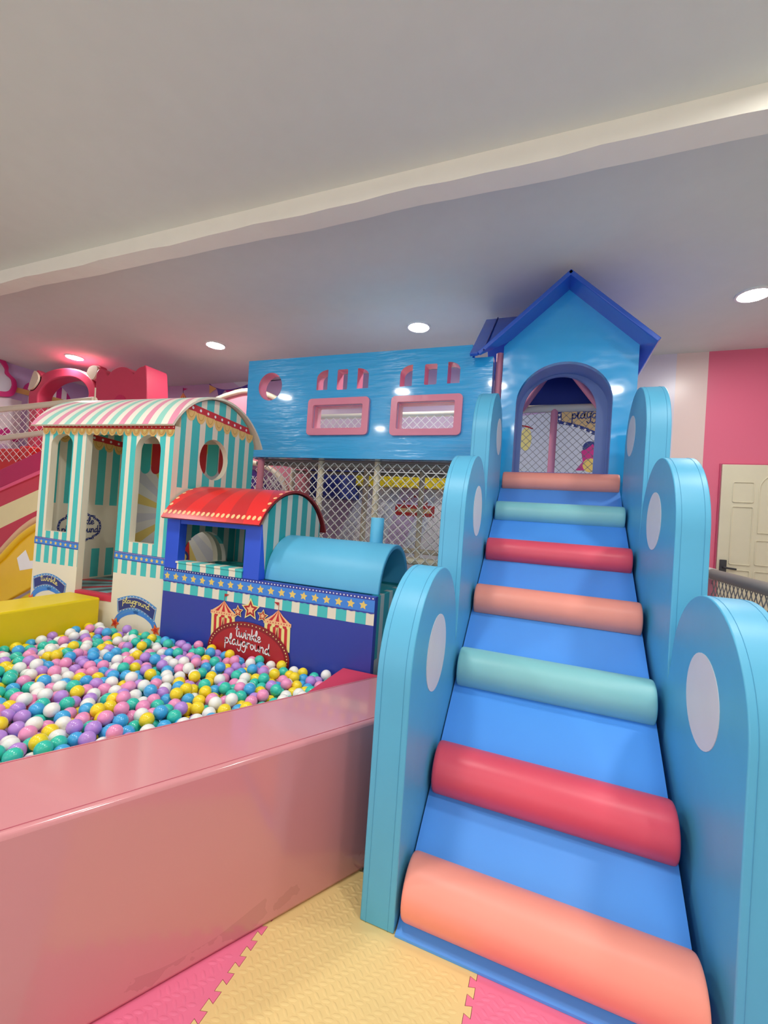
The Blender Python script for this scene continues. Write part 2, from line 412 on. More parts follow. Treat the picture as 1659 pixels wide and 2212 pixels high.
# ------------------------------------------------------------------ the room
CZ = 3.5
def slab(name, b, m, bev=0):
    mb = MB(); mb.box(*b); return struct(mb.build(name, m, bevel=bev))
slab('floor', (-8.6, 3.7, -4.7, 5.9, -.12, -.014), 'floor')
slab('ceiling', (-8.6, 3.7, -4.7, 5.9, CZ, CZ+.12), 'ceil')
slab('wall_back', (-8.6, 3.7, 5.7, 5.9, -.014, CZ), 'wall_rear')
slab('wall_left', (-8.6, -8.4, -4.7, 5.7, -.014, CZ), 'wall_left')
slab('wall_right', (3.5, 3.7, -4.7, 5.7, -.014, CZ), 'plain')
mb = MB(); mb.plate([(-8.4, -.014), (3.5, -.014), (3.5, CZ), (-8.4, CZ)], lambda a, b, d: (a, -4.5-d, b), .2, [[(-6.3, .45), (1.5, .45), (1.5, 2.85), (-6.3, 2.85)]])
struct(mb.build('wall_front', 'plain'))
mb = MB()
for x in (-6.3, -4.37, -2.43, -.5, 1.44): mb.box(x, x+.06, -4.62, -4.56, .45, 2.85)
for z in (.45, 2.79): mb.box(-6.3, 1.5, -4.62, -4.56, z, z+.06)
struct(mb.build('added_window_1', 'white'))  # unseen window frame, added to go with the fill light
mb = MB(); NS = 60   # the ceiling beam, its plaster edge slightly uneven
xs = [-8.4+11.9*i/NS for i in range(NS+1)]
vs = []
for i, x in enumerate(xs):
    e = .006*math.sin(x*5.1)+.004*math.sin(x*11.7); g = .006*math.sin(x*3.3+1)
    vs += [(x, 2.373, CZ), (x, 2.373, 3.378+e), (x, 2.525+g, 3.378+e*.6), (x, 2.525+g, CZ)]
fs = []
for i in range(NS):
    for k in range(3): fs.append((4*i+k, 4*i+k+1, 4*i+5+k, 4*i+4+k))
mb.add(vs, fs); struct(mb.build('trim_1', 'beam', smooth=False))

# ceiling downlights
for i, (x, y) in enumerate(LAMPS):
    vis = i < 4
    lab = ['round white ceiling downlight above the crimson crown block', 'round white ceiling downlight between the crown block and the blue bridge',
           'round white ceiling downlight above the blue bridge windows', 'round white ceiling downlight to the side of the playhouse roof, above the pink wall band',
           'added unseen ceiling downlight over the yellow pit wall', 'added unseen ceiling downlight over the pink pit wall', 'added unseen ceiling downlight in front of the climbing ramp', 'added unseen ceiling downlight over the near edge of the ball pit, beside the ramp', 'added unseen ceiling downlight over the ramp side facing the door',
           'added unseen ceiling downlight behind the viewer, farthest from the ramp side', 'added unseen ceiling downlight behind the viewer, middle of its row', 'added unseen ceiling downlight behind the viewer, nearest the side wall'][i]
    t = thing('ceiling_downlight', lab, 'ceiling light', (x, y, CZ), 0, 'ceiling downlights')
    mb = MB(); R0 = .13
    prof = [(R0, 0), (R0, -.012), (.112, -.014), (.112, -.003)]
    N = 32; vs = [(r*math.cos(2*PI*k/N), r*math.sin(2*PI*k/N), z) for r, z in prof for k in range(N)]
    fs = [(j*N+k, j*N+(k+1) % N, (j+1)*N+(k+1) % N, (j+1)*N+k) for j in range(3) for k in range(N)]
    mb.add(vs, fs); mb.build('trim_ring', 'lampring', t)
    mb = MB(); mb.poly([(.112*math.cos(2*PI*k/N), -.112*math.sin(2*PI*k/N), -.006) for k in range(N)]); mb.build('diffuser', 'lamp', t, recalc=False)

# door in the rear wall
def bk(a, b, d): return (a, 5.7-d, b)
mb = MB()
D0, D1 = 1.715, 2.46
mb.plate([(D0, 0), (D1, 0), (D1, 2.228), (D0, 2.228)], lambda a, b, d: (a, 5.655+d, b), .045)
dr = struct(mb.build('door_1', 'doorw', bevel=.004))
mb = MB()
def mould(loop, w=.014, h=.012):
    n = len(loop); cx = sum(p[0] for p in loop)/n; cz = sum(p[1] for p in loop)/n
    q = [Vector((p[0], 5.655-.004, p[1])) for p in loop]; mb.tube(q+[q[0], q[1]], .006, 8)
for lp in (rrect(1.82, 2.0, 1.822, 2.037, .012, 3), rrect(1.82, 2.0, 1.15, 1.772, .012, 3), archloop(2.05, 2.37, 1.50, 2.13, 14), rrect(2.04, 2.37, 1.16, 1.42, .012, 3),
           rrect(1.82, 2.0, .15, 1.09, .012, 3), rrect(2.04, 2.37, .15, 1.09, .012, 3)): mould(lp)
mo = mb.build('panel_moulding', 'doorw', dr)
mb = MB(); mb.box(1.735, 1.795, 5.63, 5.655, 1.06, 1.19); mb.tube([(1.765, 5.63, 1.11), (1.765, 5.60, 1.11), (1.80, 5.595, 1.105), (1.87, 5.595, 1.10)], .011, 10)
mb.build('handle', 'black', dr, bevel=.004)
mb = MB(); mb.box(D0-.016, D0-.002, 5.68, 5.7, 0, 2.231); mb.box(D0-.016, D1+.03, 5.68, 5.7, 2.231, 2.24); mb.box(D1+.002, D1+.03, 5.665, 5.7, 0, 2.24)
struct(mb.build('trim_2', mat('pink_frame_paint', (200, 80, 116), .5)))

# ------------------------------------------------------------------ foam floor tiles
E1 = Vector((.5, .866, 0)); EN = Vector((-.866, .5, 0)); PW = Vector((-.84, 1.185, 0)); PT, PZ = .375, .589
TW, TH, PER = .675, .92, .052
XL, YB = -.822, .66
def inset(lp, d):
    lp = [p for i, p in enumerate(lp) if math.hypot(p[0]-lp[i-1][0], p[1]-lp[i-1][1]) > 1e-5]
    n = len(lp); out = []
    for i in range(n):
        a, b, c = lp[i-1], lp[i], lp[(i+1) % n]
        u = Vector((b[0]-a[0], b[1]-a[1])).normalized(); v = Vector((c[0]-b[0], c[1]-b[1])).normalized()
        m_ = Vector((-u.y-v.y, u.x+v.x)); m_ = m_/max(.35, m_.length_squared)*2*d
        out.append((b[0]+m_.x, b[1]+m_.y))
    return out
def tile(ix, iy, name, material, label, leaves=True, cut=None):
    x0 = XL+TW*ix; y0 = YB+TH*iy
    def edge(L):     # jigsaw offset profile along an edge of length L
        pts = []; n = int(L/PER)
        for k in range(n):
            a = k*L/n; p = L/n; d = .02
            pts += [(a+p*.22, 0), (a+p*.1, d), (a+p*.72, d), (a+p*.6, 0)]
        return pts
    lp = []
    for a, d in edge(TW): lp.append((x0+a, y0+d))
    for a, d in edge(TH): lp.append((x0+TW+d, y0+a))
    for a, d in reversed(edge(TW)): lp.append((x0+a, y0+TH+d))
    for a, d in reversed(edge(TH)): lp.append((x0+d, y0+a))
    mb = MB(); lp = inset(lp, .0007)
    if cut: lp = cut(lp)
    mb.plate(lp, lambda a, b, d: (a, b, -d), .0135, tess=True)
    if leaves:
        P = .0295; nx = int(TW/P); ny = int((TH-.03)/(P*.62))
        for i in range(nx):
            for j in range(ny):
                cx = x0+.039+i*P+(P*.5 if j % 2 else 0); cy = y0+.03+j*P*.62
                if cx > x0+TW-.0185 or (cy > 1.365 and cx > -.55) or (cx-PW.x)*EN.x+(cy-PW.y)*EN.y > -.018: continue
                a = (.32 if (i+j//2) % 2 else -.62)+random.uniform(-.05, .05)
                ca, sa = math.cos(a), math.sin(a); l, w, h = .0168, .0054, .0026
                base = [(-l, 0), (-l*.4, -w), (l*.4, -w), (l, 0), (l*.4, w), (-l*.4, w)]
                vs = [(cx+u*ca-v*sa, cy+u*sa+v*ca, .0001) for u, v in base]+[(cx+u*ca, cy+u*sa, h) for u in (-l*.35, l*.35)]
                mb.add(vs, [(0, 1, 6), (1, 2, 7, 6), (2, 3, 7), (3, 4, 7), (4, 5, 6, 7), (5, 0, 6)])
    o = mb.build(name, material, ang=80, recalc=False)
    tag(o, label, 'floor mat', 'interlocking foam floor tiles'); return o
tile(0, 0, 'foam_tile', 'matY', 'sand yellow leaf-textured foam tile between the pink pit wall and the ramp')
tile(-1, 0, 'foam_tile', 'matP', 'pink leaf-textured foam tile running under the pink pit wall')
tile(1, 0, 'foam_tile', 'matP', 'pink leaf-textured foam tile in front of the lowest coral roller')

# ------------------------------------------------------------------ climbing ramp with its rollers
AL = .6516; RY0 = 1.412
X0, X1 = -.402, .478
rp = thing('climbing_ramp', 'blue padded climbing ramp with seven coloured rollers leading up to the playhouse', 'ramp', (0.04, RY0, 0))
def L(p, o): return (p[0]-o.location.x, p[1]-o.location.y, p[2]-o.location.z)
mb = MB(); ytop = 3.735; ztop = (ytop-RY0)*math.tan(AL)
prof = [(RY0-.022, .0008), (RY0-.022, .009), (RY0, .012), (ytop-.05, ztop-.035), (ytop, ztop-.03), (ytop, .0008)]
mb.plate(prof, lambda a, b, d: L((X0+d, a, b), rp), X1-X0)
mb.build('ramp_slope', 'ramp', rp)
RUNGS = [(1.49, .1035, .101, 'coral'), (1.823, .352, .101, 'red'), (2.225, .658, .0985, 'aqua'), (2.611, .949, .091, 'coral'), (2.981, 1.228, .083, 'red'), (3.342, 1.502, .081, 'aqua'), (3.694, 1.77, .080, 'coral')]
for y, z, r, c in RUNGS:
    mb = MB(); xa, xb = X0+.012, X1-.006; N = 40
    ring = [(xa, r*.35), (xa, r*.93), (xa+.002, r*.965), (xa+.008, r*.99), (xa+.018, r)]
    ring = ring+[(xa+.3, r*1.0), (xb-.3, r)]+[(xa+xb-a, b) for a, b in reversed(ring)]
    vs = [L((a, y+b*math.cos(2*PI*k/N), z+b*math.sin(2*PI*k/N)), rp) for a, b in ring for k in range(N)]
    fs = [(j*N+k, j*N+(k+1) % N, (j+1)*N+(k+1) % N, (j+1)*N+k) for j in range(len(ring)-1) for k in range(N)]
    fs += [tuple(range(N)), tuple(range((len(ring)-1)*N, len(ring)*N))[::-1]]
    mb.add(vs, fs); o = mb.build('roller', c, rp, ang=60)
    o['label'] = {'coral': 'coral pink roller', 'red': 'raspberry red roller', 'aqua': 'pale teal roller'}[c]

# scalloped side panels
def scallops():
    p = [(3.6, .0008), (1.395, .0008), (1.40, .45)]
    p += [(1.765+.365*math.cos(a), .835+.37*math.sin(a)) for a in [PI-PI*i/28 for i in range(0, 28)]]
    p += [(2.137, .85), (2.155, .80), (2.17, .86)]
    p += [(2.53+.355*math.cos(a), 1.425+.37*math.sin(a)) for a in [PI-PI*i/28 for i in range(0, 28)]]
    p += [(2.883, 1.45), (2.888, 1.40), (2.892, 1.46)]
    p += [(3.247+.355*math.cos(a), 2.0+.37*math.sin(a)) for a in [PI-PI*i/28 for i in range(0, 29)]]
    return p
SCL = scallops()
CIRC = [(1.752, .855, .156), (2.575, 1.475, .15), (3.37, 2.08, .14)]
for side, xin, xout, lab in (('a', -.408, -.533, 'sky blue scalloped padded side panel between the ramp and the ball pit'), ('b', .486, .615, 'sky blue scalloped padded side panel on the ramp edge toward the pink wall and door')):
    t = thing('scalloped_side_panel', lab, 'padded panel', ((xin+xout)/2, 3.6, 0), 0, 'scalloped side panels of the ramp')
    sg = 1 if xout > xin else -1
    mb = MB(); mb.plate(SCL, lambda a, b, d: L((xin+sg*d, a, b), t), abs(xout-xin))
    mb.build('padded_body', 'sky', t, bevel=.012, seg=3)
    for cy, cz, r in CIRC:
        mb = MB(); mb.plate(circ(cy, cz, r, 40), lambda a, b, d: L((xin-sg*.002+sg*d, a, b), t), .004)
        mb.build('round_patch', 'patch', t)
    mb = MB()   # stitched seam following the edge strip
    for dx in (.022, abs(xout-xin)-.022):
        q = []
        for i, (a, b) in enumerate(SCL[1:-1]):
            pa = SCL[i]; pb = SCL[i+2]; dy, dz = pb[0]-pa[0], pb[1]-pa[1]; l = math.hypot(dy, dz)
            q.append(L((xin+sg*dx, a-dz/l*0+(-dz/l)*.0008, b+(dy/l)*.0008), t))
        for i in range(len(q)-1):
            pa, pb = Vector(q[i]), Vector(q[i+1])
            mb.tube([pa, pb], .0007, 4, cap=False)
    mb.build('stitching', 'seam', t, smooth=False)
    if sg > 0: t.rotation_euler = (0, 0, .0136)   # this panel stands slightly splayed

# ------------------------------------------------------------------ pink pit wall
def fl(t, off): return PW+E1*t+EN*off
xe = -.548
ta = (xe-PW.x)/.5; tb = (xe-(PW.x-.866*PT))/.5
pts = [fl(-2.4, 0), fl(ta, 0), fl(tb, PT), fl(-2.4, PT)]
pw = thing('pit_wall', 'glossy rose pink padded wall along the near side of the ball pit', 'padded wall', tuple(PW+EN*PT/2))
mb = MB(); mb.plate([(p.x, p.y) for p in pts], lambda a, b, d: L((a, b, PZ-d), pw), PZ-.001)
mb.build('padded_body', 'pitwall', pw, bevel=.014)
mb = MB(); mb.tube([L(tuple(fl(-2.3, .022))[:2]+(PZ+.0003,), pw), L(tuple(fl(ta-.02, .022))[:2]+(PZ+.0003,), pw)], .0016, 6)
mb.tube([L(tuple(fl(-2.3, PT-.02))[:2]+(PZ+.0003,), pw), L(tuple(fl(tb-.05, PT-.02))[:2]+(PZ+.0003,), pw)], .0016, 6)
mb.build('seam', 'pitseam', pw)

# yellow pit wall
yw = thing('pit_wall', 'yellow padded block closing the ball pit in front of the striped booth', 'padded wall', (-3.115, 1.1, 0))
mb = MB(); mb.plate([(-3.28, .1), (-2.955, .1), (-2.955, 2.118), (-3.28, 2.118)], lambda a, b, d: L((a, b, .69-d), yw), .69)
mb.build('padded_body', 'yel', yw, bevel=.014)
# red corner block
rb = MB(); rb.plate([(-1.03, 2.166), (-1.03, 1.655), (-.755, 2.132), (-.735, 2.166)], lambda a, b, d: (a, b, .545-d), .545)
tag(rb.build('corner_pad', 'padred', bevel=.008), 'crimson padded corner block between the train front and the pink pit wall', 'padded block')
pb = MB(); pb.plate([(-2.94, .45), (-1.72, .45), (-1.06, 1.62), (-1.06, 2.1), (-2.94, 2.07)], lambda a, b, d: (a, b, .40-d), .397)
tag(pb.build('pit_base_pad', 'padblue'), 'dark blue foam pad under the balls at the bottom of the pit', 'floor pad')

# ------------------------------------------------------------------ the balls
BR = .0292
def inside(x, y, poly, mg):
    n = len(poly)
    for i in range(n):
        ax, ay = poly[i]; bx, by = poly[(i+1) % n]; dx, dy = bx-ax, by-ay; l = math.hypot(dx, dy)
        if (dx*(y-ay)-dy*(x-ax))/l < mg: return False
    return True
POOL = [(-2.955, .62), (-1.72, .42), (-1.035, 1.605), (-1.035, 2.165), (-2.45, 2.165), (-2.955, 2.1)]
def level(x, y):
    return .503+.014*max(0, min(1, (y-1.3)/.8))*max(0, min(1, (-1.5-x)/1.3))+.008*math.sin(x*7)*math.cos(y*6+x)
grid = {}; balls = []
def cellof(x, y): return int(math.floor(x/.06)), int(math.floor(y/.06))
def restz(x, y):
    z = .40+BR; c = cellof(x, y)
    for i in (-1, 0, 1):
        for j in (-1, 0, 1):
            for b in grid.get((c[0]+i, c[1]+j), ()):
                d2 = (x-b[0])**2+(y-b[1])**2
                if d2 < 4*BR*BR:
                    zz = b[2]+math.sqrt(4*BR*BR-d2)
                    if zz > z: z = zz
    return z
fails = 0
while fails < 700 and len(balls) < 3600:
    best = None
    for _ in range(7):
        x = random.uniform(-2.95, -1.0); y = random.uniform(.42, 2.165)
        if not inside(x, y, POOL, BR+.002): continue
        z = restz(x, y)
        if best is None or z < best[2]: best = (x, y, z)
    if best is None: continue
    x, y, z = best   # let it roll into the nearest hollow
    for _ in range(10):
        nb = min(((restz(x+dx, y+dy), x+dx, y+dy) for dx, dy in ((.006, 0), (-.006, 0), (0, .006), (0, -.006), (.004, .004), (-.004, -.004), (.004, -.004), (-.004, .004)) if inside(x+dx, y+dy, POOL, BR+.002)), default=(z, x, y))
        if nb[0] >= z-1e-5: break
        z, x, y = nb
    if z+BR > level(x, y)+random.choice((0, 0, .012, .03)): fails += 1; continue
    fails = 0
    balls.append((x, y, z)); grid.setdefault(cellof(x, y), []).append((x, y, z))
# which balls lie open to the air, and how large they stand in the picture
cand = []; rest = []
for b in balls:
    cover = sum(1 for q in balls if q[2] > b[2]+.006 and (q[0]-b[0])**2+(q[1]-b[1])**2 < (1.75*BR)**2)
    d = (Vector(b)-CP); vx = d.dot(RT)/d.dot(FW)*FPX+IW/2
    s = d.dot(FW)
    (cand if cover <= 1 and vx > -6 else rest).append((s+.25*cover, b, cover))
cand.sort(); single = cand[:300]; rest += cand[300:]
names = list(BALLC)
def colour(): return random.choice(names)
def ico(sub):
    bm = bmesh.new(); bmesh.ops.create_icosphere(bm, subdivisions=sub, radius=BR); vs = [v.co.copy() for v in bm.verts]; fs = [tuple(v.index for v in f.verts) for f in bm.faces]; bm.free(); return vs, fs
V3, F3 = ico(4); proto = {}
for s_, b, cv in single:
    c = colour()
    if c not in proto:
        mb = MB(); mb.add(V3, F3); o = mb.build('plastic_ball', 'ball_'+c, ang=180, recalc=False); proto[c] = o
    else:
        o = proto[c].copy(); COL.objects.link(o)
    o.location = b
    tag(o, {'lilac': 'lilac purple', 'teal': 'teal green', 'blue': 'sky blue', 'white': 'white', 'yellow': 'bright yellow', 'pink': 'candy pink'}[c]+' plastic ball lying loose in the ball pit', 'ball', c+' balls in the ball pit')
mb = MB(); V2, F2 = ico(3); V1, F1 = ico(2)
for s_, b, cv in rest:
    v, f = (V2, F2) if cv <= 1 else (V1, F1)
    mb.add([(p.x+b[0], p.y+b[1], p.z+b[2]) for p in v], f, names.index(colour()))
o = mb.build('plastic_balls', ['ball_'+k for k in names], ang=180, recalc=False)
tag(o, 'mass of small mixed-colour plastic balls filling the rest of the ball pit', 'balls'); o['kind'] = 'stuff'

# ------------------------------------------------------------------ train engine
TX, TY = -2.43, 2.174
tr = thing('toy_train_engine', 'navy play train engine with red curved roof and blue boiler behind the ball pit', 'play train', (TX, TY, 0))
TL = 1.563
mb = MB(); mb.box(0, TL, 0, .045, 0, .957); mb.build('front_panel', 'navy', tr, bevel=.003)
mb = MB(); mb.box(TL-.04, TL, .046, .64, 0, .957); mb.build('side_panel', stripes('engine_end_print', 1, .14, .6, 0, (60, 176, 180), (214, 214, 204), .45, zmin=.6), tr)
mb = MB(); mb.box(.0, TL-.042, .60, .64, 0, .957); mb.box(.0, .04, .046, .6, 0, .957); mb.box(.041, TL-.041, .046, .6, .90, .94); mb.build('body_box', 'teal', tr)
fr = lambda a, b, d: (a, -d, b)
dc = Decal(fr)
dc.poly([(0, .800), (TL, .800), (TL, .872), (0, .872)], 'creamp', 1)
for k in range(13):
    a = .003+k*.1205
    dc.poly([(a, .800), (min(TL, a+.066), .800), (min(TL, a+.066), .872), (a, .872)], 'teal', 2)
dc.build('striped_band', tr)
dc = Decal(fr)
n = 78; low = [(TL*(i/n), .866-(.004 if i % 2 else 0)) for i in range(n+1)]
dc.poly(low+[(TL, .957), (0, .957)], 'navy', 3)
dc.poly([(0, .8725), (TL, .8725), (TL, .938), (0, .938)], 'bandblue', 4)
for k in range(20): dc.poly(star(.036+k*.0768, .905, .0262, PI/2+random.uniform(-.15, .15), .5), 'gold', 5)
for k in range(70): dc.poly(circ(.012+k*.0223, .948, .0043, 8), 'whitep', 4)
dc.build('star_trim', tr)
# the tent emblem
dc = Decal(fr); ox, oz = .739, .50
for cx, sc, leanx in ((.535, 1, 0), (.945, 1, 0)):
    x0, x1 = cx-.097, cx+.09; zt = .80; ze = .725; zb = .62
    if cx > .8: x0, x1 = cx-.095, cx+.09
    nst = 9
    for k in range(nst):
        a, b = x0+(x1-x0)*k/nst, x0+(x1-x0)*(k+1)/nst
        dc.poly([(a+.006, zb-.06), (b+.006, zb-.06), (b, ze), (a, ze)], 'redp' if k % 2 else 'lemon', 4)
    n2 = 7
    for k in range(n2):
        a, b = x0-.006+(x1-x0+.012)*k/n2, x0-.006+(x1-x0+.012)*(k+1)/n2
        m0 = lambda q: q+(cx-q)*.62
        dc.poly([(a, ze), (b, ze), (m0(b), ze+.040), (m0(a), ze+.040)], 'redp' if k % 2 else 'peachp', 5)
        dc.poly([(m0(a), ze+.040), (m0(b), ze+.040), (cx, zt)], 'redp' if k % 2 else 'peachp', 5)
    dc.poly([(x0-.007, ze-.016), (x1+.007, ze-.016), (x1+.006, ze+.005), (x0-.006, ze+.005)], 'peachp', 6)
    for k in range(10): dc.poly(circ(x0+.004+(x1-x0-.008)*k/9, ze-.005, .0038, 8), 'redp', 7)
    for k in range(7):
        a, b = x0+(x1-x0)*k/7, x0+(x1-x0)*(k+1)/7
        dc.poly(circ((a+b)/2, ze-.016, (b-a)/2, 8, PI, 2*PI, .016), 'redp' if k % 2 else 'lemon', 6)
    dc.poly([(cx+.0, ze-.03), (cx+.018, zb-.05), (cx-.018, zb-.05)], 'maroon', 7)
    dc.stroke([(cx, zt), (cx, zt+.044)], .003, 'brick', 7)
    s = 1 if cx < .8 else -1
    dc.poly([(cx, zt+.046), (cx+s*.036, zt+.044), (cx+s*.004, zt+.026)], 'brick', 7)
for cx, cz, r, rot in ((.742, .775, .062, .04), (.648, .748, .037, .1), (.835, .748, .037, -.1)):
    dc.poly(star(cx, cz, r*1.16, PI/2+rot, .5), 'lemon', 8); dc.poly(star(cx, cz, r*.92, PI/2+rot, .48), 'brick', 9); dc.poly(star(cx, cz, r*.5, PI/2+rot, .48), 'peachp', 10)
RX, RZ = .309, .193
ocx, ocz = .739, .502
dc.poly(circ(ocx, ocz, RX, 64, ry=RZ), 'maroon', 11)
dc.poly(circ(ocx, ocz, RX*.885, 64, ry=RZ*.82), 'brick', 12)
for k in range(9):
    a0 = PI*(k+.15)/9; a1 = PI*(k+.55)/9
    dc.poly([(ocx, ocz-.03)]+[(ocx+RX*.88*math.cos(a), ocz+RZ*.81*math.sin(a)) for a in (a0, (a0+a1)/2, a1)], mat('brick_ray_print', (160, 38, 44), .35) if k == 0 else 'brickray', 13) if False else None
for k in range(64):
    a = 2*PI*k/64; dc.poly(circ(ocx+RX*.945*math.cos(a), ocz+RZ*.915*math.sin(a), .0042, 8), 'lemon', 13)
dc.build('emblem', tr)
dc = Decal(fr)
dc.text('twinkle', .645, .598, .032, .0075, 'whitep', 16, width=.195, curve=lambda t: -.012*t)
dc.text('playground', .566, .543, .033, .0075, 'whitep', 16, width=.345, curve=lambda t: -.022*t*t)
dc.build('lettering', tr)
# cab
mb = MB(); mb.box(0, .115, -.004, .06, .9575, 1.302); mb.box(.66, .783, -.004, .06, .9575, 1.302)
mb.box(.116, .659, .0, .05, 1.262, 1.302); mb.build('cab_posts', 'postblue', tr, bevel=.003)
mb = MB(); mb.box(.122, .658, -.012, .075, .9578, .998); mb.box(.112, .665, -.016, .08, .999, 1.012)
mb.build('window_sill', stripes('sill_print', 0, .118, .58, -.02, TEAL, CREAM), tr, bevel=.002)
arc = cubic_arc(0.0, 1.303, .33, 1.512, .70, 1.303)
side = [(0, .958)]+arc+[(.70, .958)]
ARCH = archloop(.088, .544, .965, 1.203, 20, .238)
for x, nm in ((.745, 'cab_side'), (0.0, 'cab_side')):
    mb = MB(); mb.plate(side, lambda a, b, d: (x+.04-d, a+.061 if a < .03 and b < 1.303 else a, b), .039, [ARCH] if x == 0 else ())
    mb.build(nm, 'trainside', tr)
mb = MB(); mb.plate([(.042, .958), (.742, .958), (.742, 1.34), (.042, 1.34)], lambda a, b, d: (a, .64+d, b), .04)
mb.build('cab_back', 'trainback', tr)
rarc = cubic_arc(-.045, 1.292, .33, 1.522, .765, 1.245, 30)
rf, out = arc_roof(rarc, .0, .80, .016, 'cab_roof', ['trainroof', 'maroon'], tr)
mb = MB()   # cream dots along the eave and up the gable edges
def onroof(t):
    i = min(int(t*(len(out)-1)), len(out)-2); f = t*(len(out)-1)-i
    p = [out[i][k]+(out[i+1][k]-out[i][k])*f for k in (0, 1)]
    q = (out[i+1][0]-out[i][0], out[i+1][1]-out[i][1]); l = math.hypot(*q)
    return p, (q[0]/l, q[1]/l)
def rdot(x, t, ra, rbk):
    p, q = onroof(t); nn = (-q[1], q[0])
    mb.poly([(x+ra*math.cos(2*PI*k/16), p[0]+q[0]*rbk*math.sin(2*PI*k/16)+nn[0]*.0012, p[1]+q[1]*rbk*math.sin(2*PI*k/16)+nn[1]*.0012) for k in range(16)])
for k in range(20): rdot(.014+k*.0405, .045, .0125, .017)
for k in range(1, 15): rdot(.783, .045+k*.063, .0125, .014); rdot(.015, .045+k*.063, .0125, .014)
mb.build('roof_dots', 'peachp', rf)
# boiler: open half pipe, and its chimney
bc, bw, bz0, bz1 = .315, .262, .958, 1.235
def barc(s): return [(bc-(bw-s)*math.cos(PI*i/30), bz0+(bz1-bz0-s)*math.sin(PI*i/30)) for i in range(31)]
o_, i_ = barc(0), barc(.028)
loop = o_+i_[::-1]
mb = MB(); mb.plate(loop, lambda a, b, d: (.786+d, a, b), TL-.786-.004)
mb.build('boiler', 'sky', tr, bevel=.006, seg=2)
mb = MB(); N = 24
for r0, r1 in ((.043, .030),):
    vs = []
    for r, z in ((r0, 1.222), (r0, 1.388), (r0-.003, 1.393), (r1, 1.393), (r1, 1.30)):
        vs += [(1.392+r*math.cos(2*PI*k/N), .376+r*math.sin(2*PI*k/N), z) for k in range(N)]
    mb.add(vs, [(j*N+k, j*N+(k+1) % N, (j+1)*N+(k+1) % N, (j+1)*N+k) for j in range(4) for k in range(N)]+[tuple(range(4*N, 5*N))])
mb.build('chimney', 'sky', tr, recalc=False)

# ------------------------------------------------------------------ caboose booth
CB = Vector((-3.745, 2.118, 0)); CR = .0552; CL = 1.303; CD = .90
cb = thing('striped_booth', 'tall teal and cream striped play booth with curved candy-striped roof', 'play booth', tuple(CB), CR)
W1 = archloop(.104, .335, 1.117, 1.872, 16, .085); W2 = archloop(.962, 1.192, 1.10, 1.868, 16, .115)
DO = [(.474, .70), (.838, .685), (.838, 1.872), (.474, 1.876)]
mb = MB(); mb.plate([(0, 0), (CL, 0), (CL, 1.93), (0, 1.945)], lambda a, b, d: (a, d, b), .05, [W1, W2, DO], (0, 1, 2, 1))
mb.build('front_wall', ['cabfront', 'creamp', 'creamp'], cb)
cfr = lambda a, b, d: (a, -d, b)
# valance: red dotted strip and golden scallops
dc = Decal(cfr)
dc.poly([(0, 1.918), (CL, 1.905), (CL, 1.93), (0, 1.944)], 'redp', 3)
ns = 17
for k in range(34): dc.poly(circ(.02+k*.0385, 1.932-.013*(.02+k*.0385)/CL, .0042, 8), 'whitep', 4)
for k in range(ns):
    a = CL*(k+.5)/ns; z = 1.918-.013*a/CL; w = CL/ns/2
    dc.poly(circ(a, z, w*1.02, 14, PI, 2*PI, .052), 'golds', 2); dc.poly(circ(a, z-.002, w*.68, 12, PI, 2*PI, .038), 'goldd', 2.5); dc.poly(circ(a, z-.002, w*.58, 12, PI, 2*PI, .033), 'golds', 3)
    dc.poly(circ(a, z-.002, w*.3, 10, PI, 2*PI, .018), 'lemon', 3.5)
dc.build('valance', cb)
def starband(a0, a1, z0, z1, n, name, mp=cfr):
    dc = Decal(mp); dz = (z1-z0)
    def zz(a): return z0+dz*(a-a0)/(a1-a0)
    for lo, hi, mm, ly in ((-.029, .027, 'navy', 2), (-.0235, .014, 'bandblue', 3)):
        dc.poly([(a0, z0+lo), (a1, z1+lo), (a1, z1+hi), (a0, z0+hi)], mm, ly)
    for k in range(n):
        a = a0+(a1-a0)*(k+.5)/n; dc.poly(star(a, zz(a)-.005, .0155, PI/2, .5), 'gold', 4)
    for k in range(n*4):
        a = a0+(a1-a0)*(k+.5)/(n*4); dc.poly(circ(a, zz(a)+.0205, .0028, 6), 'whitep', 3)
    return dc.build(name, cb)
starband(0, .474, 1.040, 1.027, 9, 'star_trim'); starband(.838, CL, 1.0, .99, 10, 'star_trim')
